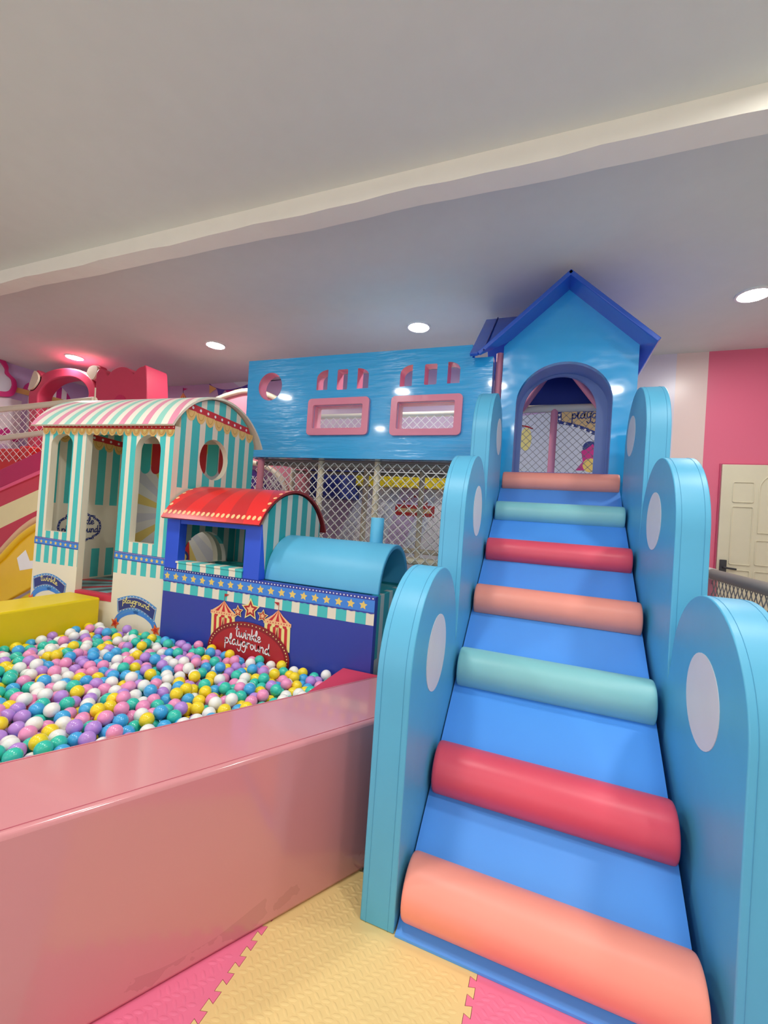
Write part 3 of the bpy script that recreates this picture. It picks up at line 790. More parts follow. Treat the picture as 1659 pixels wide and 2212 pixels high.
def badge(cx, cz, w, txt, nm, tw):
    dc = Decal(cfr)
    def fr_(s, h0, h1, sl):   # curved marquee band
        top = [(cx-w*s+2*w*s*i/16, cz+h1+.05*math.cos(PI*(i/16-.5))-sl*(i/16)) for i in range(17)]
        bot = [(cx+w*s*.93-2*w*s*.93*i/16, cz+h0+.05*math.cos(PI*(i/16-.5))-sl*(1-i/16)) for i in range(17)]
        return bot+top
    dc.poly(fr_(1, -.038, .062, .02), 'skyp', 2); dc.poly(fr_(.95, -.024, .048, .02), 'creamp', 3); dc.poly(fr_(.935, -.022, .046, .02), 'ink', 4)
    for k in range(13):
        u = k/12; b0 = .05*math.cos(PI*(u-.5))-.02*u
        dc.poly(circ(cx-w*.97+2*w*.97*u, cz+.0545+b0, .0036, 8), 'whitep', 4); dc.poly(circ(cx-w*.92+2*w*.92*u, cz-.031+b0, .0036, 8), 'whitep', 4)
    for s in (-1, 1):      # swagged ribbons below
        rib = [(cx+s*.005, cz-.005), (cx+s*w*.45, cz-.022), (cx+s*w*.82, cz-.058), (cx+s*w*.98, cz-.10)]
        q = smooth(rib, 5); dc.stroke(q, .042, 'bandblue', 1.2); dc.stroke([(a, b+.006) for a, b in q], .008, 'skyp', 1.6)
        dc.poly(star(cx+s*w*1.02, cz-.112, .044, PI/2+.3*s, .5), 'orange', 3.2); dc.poly(star(cx+s*w*1.02, cz-.112, .024, PI/2+.3*s, .5), 'redp', 3.8)
    dc.text(txt, cx-tw/2, cz+.038, .021, .0055, 'lemon', 7, width=tw, curve=lambda t: .016*math.sin(PI*t)-.02*t)
    return dc.build(nm, cb)
badge(1.078, .625, .182, 'playground', 'sign', .25); badge(.2, .69, .182, 'twinkle', 'sign', .19)
# interior, side walls, roof
sarc = cubic_arc(0, 1.93, .43, 2.215, CD, 1.955)
hole = circ(.408, 1.752, .158, 36)
mb = MB(); mb.plate([(.051, 0)]+[(.051, 1.93)]+sarc[2:]+[(CD, 0)], lambda a, b, d: (CL-d, a, b), .045, [hole, archloop(.075, .53, .93, 1.205, 20, .24)], (0, 1, 2, 1))
mb.build('side_wall', ['cabside', 'creamp', 'cabinner'], cb)
mb = MB(); mb.plate([(.051, 0)]+[(.051, 1.93)]+sarc[2:]+[(CD, 0)], lambda a, b, d: (d, a, b), .045, (), (0, 1, 2, 1))
mb.build('side_wall', ['cabside', 'creamp', 'cabinner'], cb)
mb = MB(); mb.box(.046, CL-.046, CD-.05, CD-.01, 0, 1.95); mb.build('back_wall', 'cabback', cb)
mb = MB(); mb.box(.046, CL-.046, .051, CD-.051, .58, .688); mb.build('booth_floor', 'cabfloor', cb)
mb = MB(); mb.box(.474, .838, -.002, .05, .655, .70); mb.build('door_sill', 'padred', cb)
crarc = cubic_arc(-.045, 1.922, .43, 2.222, CD+.07, 1.93, 30)
arc_roof(crarc, -.055, CL+.035, .016, 'booth_roof', ['cabroof', 'creamp'], cb)
# printed valance on both side walls
def sideval(mp, nm):
    dc = Decal(mp); za, zb = 2.115, 2.0; y0, y1 = .15, .86
    zz = lambda y: 2.125-(y-.13)*.05
    dc.poly([(y0, zz(y0)), (y1-.06, zz(y1-.06)), (y1-.02, zz(y1)-.055), (y0-.06, zz(y0-.06)-.055)], 'redp', 2)
    for k in range(9): y = y0+.0+k*.078; dc.poly(circ(y, zz(y)-.027, .011, 10), 'whitep', 3)
    for k in range(8):
        y = y0-.015+k*.098
        dc.poly(circ(y, zz(y)-.05, .05, 14, PI, 2*PI, .075), 'golds', 2.5); dc.poly(circ(y, zz(y)-.052, .032, 12, PI, 2*PI, .05), 'goldd', 3); dc.poly(circ(y, zz(y)-.052, .027, 12, PI, 2*PI, .044), 'golds', 3.5)
    return dc.build(nm, cb)
sideval(lambda a, b, d: (CL+d, a, b), 'gable_valance'); sideval(lambda a, b, d: (.045+d, a, b-.17), 'gable_valance')
# sign printed on the inner wall seen through the doorway
dc = Decal(lambda a, b, d: (.0455+d, a, b))
def plaque(k):      # scalloped plaque outline, grown or shrunk by k metres
    hw, hz = .182+k, .118+k; p = []
    for sx, sz, a0 in ((1, 1, 0), (-1, 1, PI/2), (-1, -1, PI), (1, -1, 3*PI/2)):
        q = [(hw, 0), (hw-.012, hz*.42), (hw-.045, hz*.62), (hw-.062, hz*.66), (hw-.066, hz*.82), (hw*.42, hz*.84), (hw*.32, hz*.95), (0, hz)]
        if sx*sz < 0: q = q[::-1]
        p += [(.318+sx*a, 1.138+sz*b) for a, b in q[:-1]]
    return p
dc.ring(plaque(.009), plaque(-.009), 'ink', 2)
mid = plaque(0.0)
for i in range(len(mid)):
    a, b = mid[i], mid[(i+1) % len(mid)]; l = math.hypot(b[0]-a[0], b[1]-a[1]); k_ = max(1, int(l/.024))
    for t in range(k_): dc.poly(circ(a[0]+(b[0]-a[0])*t/k_, a[1]+(b[1]-a[1])*t/k_, .0035, 8), 'whitep', 3)
dc.text('twinkle', .205, 1.165, .030, .009, 'ink', 3, width=.235); dc.text('playground', .165, 1.095, .030, .009, 'ink', 3, width=.32)
dc.build('sign', cb)
dc = Decal(lambda a, b, d: (a, CD-.0505-d, b))
q = Matrix.Rotation(-CR, 3, 'Z') @ (aty(398, 1203, 3.01)-CB); wx, wz = q.x, q.z
dc.poly([(wx-.05, wz-.06), (wx+.07, wz-.02), (wx+.05, wz+.14), (wx-.03, wz+.16)], 'redp', 2); dc.poly([(wx-.03, wz+.16), (wx+.07, wz+.16), (wx+.07, wz+.19), (wx-.01, wz+.19)], 'ink', 2)
dc.poly(circ(wx, wz, .06, 20), 'ink', 3); dc.poly(circ(wx, wz, .036, 20), 'gold', 4); dc.poly(circ(wx, wz, .016, 12), 'ink', 5)
dc.build('toy_car_print', cb)
dc = Decal(lambda a, b, d: (a, CD-.0505-d, b))
for k in range(9): dc.poly([(.07+k*.13, 1.95), (.19+k*.13, 1.95)]+circ(.13+k*.13, 1.72, .06, 10, 0, PI*-1), 'redp' if k % 2 else 'teal', 2)
dc.build('scallop_print', cb)
dc = Decal(lambda a, b, d: (a, CD-.0505-d, b))
dc.stroke(smooth([(.52, 1.42), (.49, 1.46), (.46, 1.42), (.5, 1.3), (.6, 1.26), (.68, 1.27)], 6), .006, 'ink', 2)
dc.build('swirl_print', cb)
# a stray ball inside the booth
o = proto['blue'].copy(); COL.objects.link(o); q = Matrix.Rotation(CR, 3, 'Z') @ Vector((.60, .55, 0))+CB
o.location = (q.x, q.y, .6885+BR); tag(o, 'single blue ball resting on the red floor inside the striped booth', 'ball')

# ------------------------------------------------------------------ blue bridge facade
BY = 3.72
br = thing('bridge_facade', 'long glossy blue raised panel with pink-framed windows joined to the playhouse', 'play panel', (-1.85, BY, 1.95))
bl = lambda a, b, d: L((a, BY+d, b), br)
HO = [circ(-2.848, 2.70, .148, 36)]
def halfarch(x0, x1, z0, z1, kind):
    r = x1-x0
    if kind == 'l': return [(x0, z0), (x1, z0), (x1, z1)]+[(x1-r*math.sin(PI/2*i/8)*1.0, z1-.085+.085*math.cos(PI/2*i/8)) for i in range(1, 9)]
    if kind == 'r': return [(x0, z0), (x1, z0)]+[(x0+r*math.cos(PI/2*i/8), z1-.07+.07*math.sin(PI/2*i/8)) for i in range(9)]
    return rrect(x0, x1, z0, z1, .012, 3)
small = [halfarch(-2.281, -2.157, 2.635, 2.836, 'l'), halfarch(-2.05, -1.935, 2.628, 2.83, 'm'), halfarch(-1.829, -1.709, 2.631, 2.83, 'r'),
         halfarch(-1.386, -1.267, 2.629, 2.828, 'l'), halfarch(-1.150, -1.033, 2.633, 2.823, 'm'), halfarch(-.935, -.822, 2.635, 2.83, 'r')]
wins = [(-2.345, -1.672, 2.172, 2.54, -2.282, -1.742, 2.243, 2.472), (-1.447, -.777, 2.163, 2.532, -1.384, -.847, 2.226, 2.473)]
HO += small+[rrect(w[4], w[5], w[6], w[7], .012, 3) for w in wins]
mb = MB(); mb.plate([(-3.13, 1.95), (-.535, 1.943), (-.54, 2.85), (-.722, 2.85), (-.724, 2.968), (-3.148, 2.992)], bl, .13, HO, (0, 0, 0, 1))
mb.build('panel', ['house', 'pinkfr'], br)
mb = MB()
lo = circ(-2.848, 2.70, .157, 40); li = circ(-2.848, 2.70, .147, 40)
for w in wins:
    mb2 = MB(); n_ = 10
    outer = rrect(w[0], w[1], w[2], w[3], .04, 6); inner = rrect(w[4]-.002, w[5]+.002, w[6]-.002, w[7]+.002, .015, 6)
    mb2.plate(outer, lambda a, b, d: L((a, BY-.035+d, b), br), .034, [inner])
    f = mb2.build('window_frame', 'pinkfr', br, bevel=.01, seg=3)
    mb3 = MB(); mb3.box(w[4], w[5], BY+.06, BY+.063, w[6], w[7]); mb3.v = [L(v, br) for v in mb3.v]; mb3.build('pane', 'clear', f)
# walkway behind the facade
wk = thing('raised_walkway', 'cream raised walkway deck and rear rails behind the blue bridge panel', 'walkway', (-1.85, 4.25, 1.85))
mb = MB(); mb.box(-3.1, -.60, BY+.135, 4.75, 1.945, 1.985); mb.v = [L(v, wk) for v in mb.v]; mb.build('deck', mat('grey_deck_board', (150, 150, 152), .6), wk, bevel=.01)
mb = MB()
for z in (2.22, 2.62): mb.tube([L((-3.1, 4.72, z), wk), L((-.62, 4.72, z), wk)], .032, 14)
mb.build('rail', 'cream', wk)
net(lambda a, b, d: L((a, 4.70+d, b), wk), -3.1, -.62, 1.99, 2.60, .10, .10, .0032, 'net', 'creamnet', wk)

# support frame under the bridge with the rope net
pf = thing('play_frame', 'cream padded pole frame standing under the blue bridge panel', 'pole frame', (-1.85, 4.2, 0))
def pole(parent, name, m, pts, r, seg=16): mb = MB(); mb.tube([L(p, parent) for p in pts], r, seg); return mb.build(name, m, parent)
for px_, py_, Y, m_ in ((691, 1050, 3.92, 'cream'), (813, 1050, 3.92, 'cream'), (788, 1080, 4.68, 'cream'), (909, 1080, 4.68, 'cream'), (632, 1040, 4.68, 'cream')):
    q = aty(px_, py_, Y); pole(pf, 'post', m_, [(q.x, Y, 0), (q.x, Y, 1.944)], .033)
q = aty(562, 1030, 3.80); o = pole(pf, 'post', 'pinkpole', [(q.x, 3.80, 0), (q.x, 3.80, 1.944)], .036); o['label'] = 'pink padded post'
q = aty(664, 1040, 4.68); o = pole(pf, 'post', 'pinkpole', [(q.x, 4.68, 0), (q.x, 4.68, 1.944)], .03); o['label'] = 'pink padded post'
zf = aty(920, 1215, 3.92).z; zb = aty(920, 1193, 4.68).z
pole(pf, 'rail', 'cream', [(-3.1, 3.92, zf), (-.62, 3.92, zf)], .036)
pole(pf, 'rail', 'cream', [(-3.1, 4.68, zb), (-.62, 4.68, zb)], .03)
pole(pf, 'rail', 'greyfoam', [(-3.1, 3.92, 1.905), (-.62, 3.92, 1.905)], .022); pole(pf, 'rail', 'greyfoam', [(-3.1, 4.68, 1.905), (-.62, 4.68, 1.905)], .022)
sn = net(lambda a, b, d: (a, 3.87+d, b), -3.08, -.60, zf-.02, 1.92, .098, .095, .0036, 'safety_net', 'creamnet')
tag(sn, 'white diamond rope net hung below the blue bridge panel', 'net')
sn = net(lambda a, b, d: (a, 4.62+d, b), -3.08, -.60, zb-.02, 1.9, .098, .095, .002, 'safety_net', 'darknet')
tag(sn, 'grey diamond rope net behind the white net, at the rear of the walkway', 'net')

# ------------------------------------------------------------------ playhouse on top of the ramp
HY = 3.79
def c3(X, Y): return (940+X/2.307, 540+Y/2.307)
def hp(X, Y, yy=HY): q = aty(*c3(X, Y), yy); return q
ph = thing('playhouse', 'glossy blue gabled playhouse with arched doorway at the top of the ramp', 'playhouse', (.05, 4.2, 0))
pk, eR, eL = hp(660, 160), hp(1022, 440), hp(345, 470)
xl, xr = eL.x, eR.x; ze = (eR.z+eL.z)/2; zp = min(pk.z, 3.43)
al_, ar_, at_ = hp(383, 1105), hp(872, 1105), hp(660, 555)
ax0, ax1 = hp(404, 740).x, hp(886, 740).x; az0 = al_.z; az1 = at_.z
AW = [(ax0, az0), (ax1, az0)]+[((ax0+ax1)/2+(ax1-ax0)/2*math.cos(PI*i/28), az1-.34+.34*math.sin(PI*i/28)) for i in range(29)]
mb = MB(); mb.plate([(xl, 1.55), (xr, 1.55), (xr, ze), (pk.x, zp), (xl, ze)], lambda a, b, d: L((a, HY+d, b), ph), .06, [AW], (0, 0, 1, 0))
mb.build('front_wall', ['housefront', 'midblue'], ph)
mb = MB(); inner = [(a+(.02 if a < .04 else -.02), b-(.02 if b > az0+.1 else 0)) for a, b in AW]   # deep doorway lining
N = len(AW); vs = [L((a, HY+.06, b), ph) for a, b in AW]+[L((a, HY+.30, b), ph) for a, b in AW]
mb.add(vs, [(i, (i+1) % N, N+(i+1) % N, N+i) for i in range(1, N)])
IA = [(-.298, az0), (.318, az0)]+[(.01+.308*math.cos(PI*i/28), 2.455+.318*math.sin(PI*i/28)) for i in range(29)]
ob = [(xl+.03, az0-.001), (xr-.056, az0-.001), (xr-.056, ze-.08), (.04, ze+.2), (xl+.03, ze-.08)]
mb.plate(ob, lambda a, b, d: L((a, HY+.301+d, b-.0005), ph), .04, [[(a, b+.002) for a, b in IA]])
mb.build('doorway_lining', mat('periwinkle_vinyl', (116, 142, 200), .4), ph)
mb = MB(); mb.box(xl, xr, HY+.065, 4.72, az0-.14, az0-.045); mb.v = [L(v, ph) for v in mb.v]; mb.build('deck', 'ramp', ph)
mb = MB(); mb.box(ax0, ax1, HY-.012, HY+.3, az0-.045, az0+.0); mb.v = [L(v, ph) for v in mb.v]; mb.build('door_sill', mat('indigo_vinyl', (70, 96, 200), .4), ph)
mb = MB(); mb.box(xr-.05, xr, HY+.062, 4.7, az0-.2, ze-.02); mb.v = [L(v, ph) for v in mb.v]; mb.build('side_wall', 'ramp', ph)
mb = MB(); mb.box(xr-.056, xr-.051, 4.0, 4.62, az0+.02, az0+.40); mb.v = [L(v, ph) for v in mb.v]; mb.build('side_pad', 'pale', ph)
# roof
RYF = 3.56; RYB = 4.75; RIDGE = 3.44
rR, rL = aty(*c3(1130, 435), RYF), aty(*c3(165, 512), RYF)
exR, exL, ezz = rR.x, -.655, (rR.z+rL.z)/2; rx = .036
TK = .035
def slope(name, quad, t, m_, parent):
    P = [Vector(p) for p in quad]; nn = (P[1]-P[0]).cross(P[2]-P[0]).normalized()
    if nn.z > 0: nn = -nn
    mb = MB(); k = len(P); vs = [L(p, ph) for p in P]+[L(p+nn*t, ph) for p in P]
    mb.add(vs, [tuple(range(k)), tuple(range(2*k-1, k-1, -1))]+[(i, (i+1) % k, k+(i+1) % k, k+i) for i in range(k)])
    return mb.build(name, m_, parent, bevel=.006, seg=2)
slope('roof', [(rx, RYF, RIDGE), (rx, RYB, RIDGE), (exR, RYB, ezz), (exR, RYF, ezz)], TK, 'roofblue', ph)
slope('roof', [(rx, RYF, RIDGE), (exL, RYF, ezz), (exL, RYF+.02, ezz), (rx, RYF+.70, RIDGE)], TK, 'roofblue', ph)
slope('roof', [(-.715, RYF-.01, ezz-.01), (exL+.0, RYF-.01, ezz-.01), (rx-.03, RYF+.70, RIDGE), (-.715, RYF+.70, RIDGE)], .03, 'roofblue', ph)
slope('roof', [(-.715, RYF+.70, RIDGE), (rx, RYF+.70, RIDGE), (rx, RYB, RIDGE-.3), (-.715, RYB, RIDGE-.45)], .03, 'roofblue', ph)
mb = MB(); mb.tube([L((-.60, RYF-.012, ezz+.006), ph), L((-.60, RYF+.70, RIDGE+.006), ph)], .006, 6); mb.build('roof_seam', 'roofdark', ph)
# rear gable, rafters, rails and net inside
GY = 4.66
def ip(X, Y, yy): return aty(1080+X/5.925, 780+Y/5.925, yy)
ra, rb_ = ip(290, 625, GY), ip(1235, 600, GY)
zr = (ra.z+rb_.z)/2
mb = MB(); mb.plate([(xl, zr-.02), (xr-.06, zr-.02), (xr-.06, ze+.02), (rx, RIDGE-.08), (xl, ze+.02)], lambda a, b, d: L((a, GY+.03+d, b), ph), .02); mb.build('rear_gable', 'roofdark', ph)
pole(ph, 'rail', 'cream', [(xl+.02, GY-.03, zr), (xr-.06, GY-.03, zr)], .037)
a_, b_ = ip(700, 640, GY-.03), ip(650, 1370, GY-.03)
o = pole(ph, 'post', 'pinkpole', [((a_.x+b_.x)/2, GY-.03, az0-.1), ((a_.x+b_.x)/2, GY-.03, zr)], .034)
for p0, p1 in (((300, 590), (590, 200)), ((1255, 560), (945, 170))):
    u, v = ip(*p0, GY-.10), ip(*p1, GY-.10); d = v-u; v = u+d*1.9
    pole(ph, 'rafter', 'pinkpole', [tuple(u-d*.1), tuple(v)], .034)
net(lambda a, b, d: L((a, GY+d, b), ph), xl+.02, xr-.06, az0-.05, zr, .075, .075, .0022, 'net', 'darknet', ph)
for x, y in ((xl-.036, HY+.06), (xr-.025, HY+.12), (xl-.036, GY), (xr-.025, GY+.05)):
    pole(ph, 'corner_post', 'pinkpole', [(x, y, 0), (x, y, ze-.04 if x < 0 else az0-.15)], .034)

# ------------------------------------------------------------------ railing beside the door
rl = thing('railing', 'low railing with grey padded top pipe and net beside the white door', 'railing', (1.5, 4.6, 0))
zt = 1.066
pole(rl, 'top_pipe', 'greyfoam', [(1.5, 5.04, zt), (1.5, 2.6, zt)], .05)
pole(rl, 'post', 'pinkpole', [(1.5, 5.10, 0), (1.5, 5.10, zt-.03)], .06); pole(rl, 'post', 'pinkpole', [(1.5, 2.62, 0), (1.5, 2.62, zt-.03)], .06)
mb = MB(); mb.tube([L((1.5, 5.17, zt), rl), L((1.5, 5.03, zt), rl)], .056, 16); mb.build('pipe_joint', 'white', rl)
net(lambda a, b, d: L((1.5+d, a, b), rl), 2.68, 5.04, .1, zt-.04, .085, .12, .003, 'net', 'darknet', rl)

# ------------------------------------------------------------------ rear wall mural
wb = bpy.data.objects['wall_back']
def wpx(x, y): q = aty(x, y, 5.699); return (q.x, q.z)
def z3(X, Y): return (320+X/6.9125, 780+Y/6.9125)
wm = lambda a, b, d: (a, 5.699-d, b)
dc = Decal(wm, .001)
rope = smooth([wpx(*z3(880, 300)), wpx(*z3(960, 380)), wpx(*z3(1080, 425)), wpx(*z3(1200, 432)), wpx(*z3(1330, 410)), wpx(*z3(1480, 360)), wpx(600, 800), wpx(640, 770)], 5)
dc.poly(rope+[(rope[-1][0], 3.495), (rope[0][0], 3.495)], 'lilacp', 1)
dc.poly([wpx(*z3(1225, 285)), wpx(*z3(1380, 395)), wpx(*z3(1500, 350)), (wpx(*z3(1500, 270))[0], 3.49)], 'pale', 2)
dc.stroke(rope, .018, 'violet', 3)
for P, c_ in (([(918, 355), (1025, 410), (918, 490)], 'golds'), ([(1030, 410), (1150, 435), (1058, 555)], 'violet'), ([(1155, 436), (1275, 436), (1215, 520)], 'magenta'), ([(1280, 430), (1400, 405), (1375, 480)], 'golds'), ([(1405, 400), (1500, 350), (1490, 460)], 'violet')):
    dc.poly([wpx(*z3(*p)) for p in P], c_, 4)
dc.build('bunting_print', wb)
dc = Decal(wm, .001)
tip = wpx(*z3(525, 470)); l_, r_ = wpx(*z3(460, 570)), wpx(*z3(582, 568)); zb_ = l_[1]
for k in range(6):
    a = l_[0]+(r_[0]-l_[0])*k/6; b = l_[0]+(r_[0]-l_[0])*(k+1)/6
    dc.poly([(a, zb_), (b, zb_), tip], 'orange' if k % 2 else 'peachp', 2); dc.poly([(a, zb_-.5), (b, zb_-.5), (b, zb_), (a, zb_)], 'redp' if k % 2 else 'peachp', 2)
fp = wpx(*z3(525, 402)); dc.stroke([tip, fp], .012, 'ink', 3); dc.poly([fp, (fp[0]+.11, fp[1]-.02), (fp[0], fp[1]-.055)], 'magenta', 3)
dc.build('tent_print', wb)
dc = Decal(wm, .001)
bcx, bcz = wpx(*z3(90, 490)); 
for k, (c_, s) in enumerate((('golds', 1.0), ('magenta', .72), ('golds', .5), ('magenta', .25))): dc.poly(circ(bcx-.02, bcz-.02, .19*s, 28, ry=.26), c_, 2+k)
dc.build('balloon_print', wb)
dc = Decal(wm, .001)   # pale hills and rays low on the wall
dc.poly([(-4.2, .0), (.74, .0), (.74, 2.85), (.3, 2.9), (-.6, 2.8), (-1.4, 2.6), (-2.2, 2.1), (-3.2, 2.3), (-4.2, 2.0)], 'pale', .5)
for k in range(9):
    a = -4.0+k*.52; dc.poly([(a, 0), (a+.16, 0), (a+.9, 2.0), (a+.5, 2.0)], 'lilacp' if k % 2 else 'paler', 1)
hill = smooth([(-1.1, 1.75), (-.55, 1.72), (-.2, 1.86), (.1, 1.8), (.5, 1.7)], 6); dc.poly([(.5, .5), (-1.1, .5)][::-1]+hill[::-1], 'whitep', 1.5)
dc.build('hill_print', wb)
def ipw(X, Y): q = ip(X, Y, 5.699); return (q.x, q.z)
dc = Decal(wm, .001)
bd = [ipw(740, 640)]+[ipw(*p) for p in smooth([(740, 800), (900, 830), (1060, 875), (1200, 945), (1420, 1010)], 5)]+[ipw(1420, 560), ipw(740, 520)]
dc.poly(bd, 'ink', 2); bi = [ipw(790, 640)]+[ipw(*p) for p in smooth([(790, 770), (920, 795), (1060, 835), (1210, 895), (1390, 950)], 5)]+[ipw(1390, 590), ipw(790, 550)]
dc.poly(bi, 'tan', 3)
for p in ((760, 690), (765, 745), (830, 800), (930, 825), (1010, 848), (1090, 880), (1160, 912)): q = ipw(*p); dc.poly(circ(q[0], q[1], .014, 8), 'whitep', 4)
q = ipw(915, 770); q2 = ipw(1300, 770); dc.text('playground', q[0], q[1]+.03, .062, .014, 'ink', 5, width=.58)
q = ipw(1040, 690); dc.text('twinkle', q[0], q[1]+.03, .06, .014, 'ink', 5, width=.40)
dc.build('sign_print', wb)
dc = Decal(wm, .001)
q = ipw(1150, 1110); dc.poly(circ(q[0], q[1], .08, 20), 'ink', 2.2); dc.poly([ipw(*p) for p in ((1040, 1150), (1100, 1130), (1190, 1060), (1240, 1180), (1240, 1400), (960, 1400), (1060, 1290))], 'magenta', 2.6); q = ipw(1155, 1335); dc.poly(circ(q[0], q[1], .085, 20), 'gold', 3)
q = ipw(330, 1000); dc.poly(circ(q[0], q[1], .07, 20, ry=.15), 'lemon', 2.2); dc.stroke(smooth([ipw(285, 830), ipw(350, 840), ipw(415, 865)], 5), .02, 'brick', 2.5)
dc.build('figure_print', wb)
def c2(X, Y): return (500+X/2.765, 720+Y/2.765)
dc = Decal(wm, .001)
q0, q1 = wpx(*c2(980, 1020)), wpx(*c2(1210, 1100)); dc.poly([(q0[0], q1[1]), (q1[0], q1[1]), (q1[0], q0[1]), (q0[0], q0[1])], 'brick', 2)
dc.poly([(q0[0]+.05, q1[1]+.05), (q1[0]-.05, q1[1]+.05), (q1[0]-.05, q0[1]-.05), (q0[0]+.05, q0[1]-.05)], 'tan', 3)
for k in range(5): dc.poly(star((q0[0]+q1[0])/2-.16+k*.08, q0[1]+.03+.05*(2-abs(k-2)), .04), 'brick', 3)
dc.build('ticket_print', wb)

# padded beams and boxes seen through the net
def bx(name, label, cat, m_, a, b, Y, dep, group=None):
    p, q = aty(*a, Y), aty(*b, Y); mb = MB(); mb.box(min(p.x, q.x), max(p.x, q.x), Y, Y+dep, min(p.z, q.z), max(p.z, q.z))
    return tag(mb.build(name, m_, bevel=.01), label, cat, group)
yb_ = thing('padded_beam', 'yellow printed beam high on the wall behind the rope net', 'padded beam', tuple(aty(840, 1042, 5.55)))
mb = MB(); p, q = aty(718, 1024, 5.55), aty(990, 1058, 5.55); mb.box(p.x, -.3, 5.55, 5.695, q.z, p.z); mb.v = [L(v, yb_) for v in mb.v]; mb.build('padded_body', 'yel', yb_, bevel=.01)
bx('padded_box', 'dark blue hanging box behind the rope net, just under the deck', 'padded box', 'padblue', (665, 985), (735, 1076), 5.1, .598)
bx('padded_box', 'mid blue box behind the rope net near the pink post', 'padded box', 'midblue', (610, 992), (655, 1047), 5.1, .598)

# pink arched gate behind the booth, with cream tube rims
pg = thing('arched_gate', 'pink arched play gate with cream tube rims behind the striped booth', 'play gate', tuple(aty(528, 1000, 4.5))[:2]+(0,))
PGY = 4.85
top = [aty(*p, PGY) for p in ((405, 905), (440, 880), (474, 862), (505, 851), (535, 845), (570, 850), (606, 866), (640, 890), (668, 925))]
top = [Vector(p) for p in smooth([tuple(p) for p in top], 4)]
low = [aty(*p, PGY) for p in ((455, 1075), (465, 1035), (490, 1008), (520, 998), (560, 1003), (592, 1018), (612, 1040), (624, 1075))]
low = [Vector(p) for p in smooth([tuple(p) for p in low], 4)]
mb = MB(); lp = [(top[0].x, 0)]+[(p.x, p.z) for p in top]+[(top[-1].x, 0), (low[-1].x, 0)]+[(p.x, p.z) for p in reversed(low)]+[(low[0].x, 0)]
mb.plate(lp, lambda a, b, d: L((a, PGY+d, b), pg), .12); mb.build('padded_arch', 'pinkpole', pg)
mb = MB(); mb.tube([L(p+Vector((0, -.02, 0)), pg) for p in top], .035, 12); mb.build('rim_tube', 'cream', pg)
mb = MB(); mb.tube([L(p+Vector((0, -.02, 0)), pg) for p in low], .035, 12); mb.build('rim_tube', 'cream', pg)
q = aty(532, 1045, 4.97); mb = MB(); mb.plate(circ(q.x, q.z, .22, 32)[:17]+[(q.x-.22, 0), (q.x+.22, 0)], lambda a, b, d: (a, 4.985+d, b), .15)
tag(mb.build('padded_block', 'violet'), 'violet round-topped padded block seen through the arched pink gate', 'padded block')
sx0, sx1 = aty(515, 1050, 4.76).x, -3.12
tag(net(lambda a, b, d: (a, 4.76+d, b), sx0, sx1, 1.0, 1.84, .085, .1, .003, 'safety_net', 'creamnet'), 'white rope net strung across the arched pink gate', 'net')

# ------------------------------------------------------------------ far side: slides, arch, crown, rails
def s4(X, Y, Yp): return aty(X/5.025, 900+Y/5.025, Yp)
ps = thing('padded_slide', 'pink, red and cream striped slide wall behind the yellow slide', 'slide', tuple(s4(200, 1000, 2.95))[:2]+(0,))
def band(name, top, bot, Yp, dep, m_, bev=.0):
    lp = [s4(*p, Yp) for p in top]+[s4(*p, Yp) for p in reversed(bot)]
    mb = MB(); mb.plate([(p.x, p.z) for p in lp], lambda a, b, d: L((a, Yp+d, b), ps), dep); return mb.build(name, m_, ps, bevel=bev)
EX = -420
def ext(y0, y1, x1=470): # line through (0,y0) and (x1,y1), carried past the frame edge
    s = (y1-y0)/x1; return [(EX, y0+s*EX), (x1, y1)]
band('upper_rim', ext(575, 355), ext(770, 575), 3.35, .12, 'crimd', .01)
band('lower_rim', ext(770, 560), ext(808, 605), 2.93, .16, 'hot', .008)
band('red_stripe', ext(800, 590), ext(980, 770), 2.95, .12, 'stripered')
band('cream_stripe', ext(980, 770), ext(1213, 985), 2.95, .12, 'stripecream')
band('red_stripe', ext(1213, 985), ext(1700, 1500), 2.95, .12, 'stripered')
ys = thing('wavy_slide', 'glossy yellow wavy plastic slide beside the striped booth', 'slide', tuple(s4(200, 1700, 2.75))[:2]+(0,))
cv = [(-430, 1800), (-200, 1700), (0, 1555), (110, 1440), (210, 1335), (300, 1260), (400, 1195), (520, 1150), (640, 1130)]
cvp = smooth([tuple(s4(*p, 2.75)) for p in cv], 4)
mb = MB(); lowp = [s4(-430, 2240, 2.75), s4(60, 2000, 2.75), s4(330, 1850, 2.75), s4(640, 1700, 2.75)]
lp = [(p[0], p[2]) for p in cvp]+[(p.x, p.z) for p in reversed(lowp)]
mb.plate(lp, lambda a, b, d: L((a, 2.75+d, b), ys), .06); mb.build('side_wall', 'yslide', ys, bevel=.01)
mb = MB(); mb.tube([L(Vector(p)+Vector((0, -.005, 0)), ys) for p in cvp], .035, 12); mb.build('edge_roll', 'yslide', ys)
dc = Decal(lambda a, b, d: L((a, 2.7495-d, b), ys)); dc.poly([(p.x, p.z) for p in [s4(*p, 2.75) for p in ((185, 1535), (280, 1445), (325, 1565), (400, 1560), (400, 1640), (215, 1670))]], 'whitep', 1); dc.build('white_shape', ys)
mb = MB()
lp = [s4(-430, 2240, 2.70), s4(60, 2010, 2.70), s4(335, 1850, 2.70), s4(640, 1700, 2.7)]; mb.plate([(lp[0].x, 0), (lp[-1].x, 0)]+[(p.x, p.z) for p in reversed(lp)], lambda a, b, d: L((a, 2.80+d, b), ys), .3); mb.build('slide_base', 'yel', ys)
rim = smooth([tuple(s4(*p, 2.86)) for p in [(a, b-70) for a, b in cv]], 4)
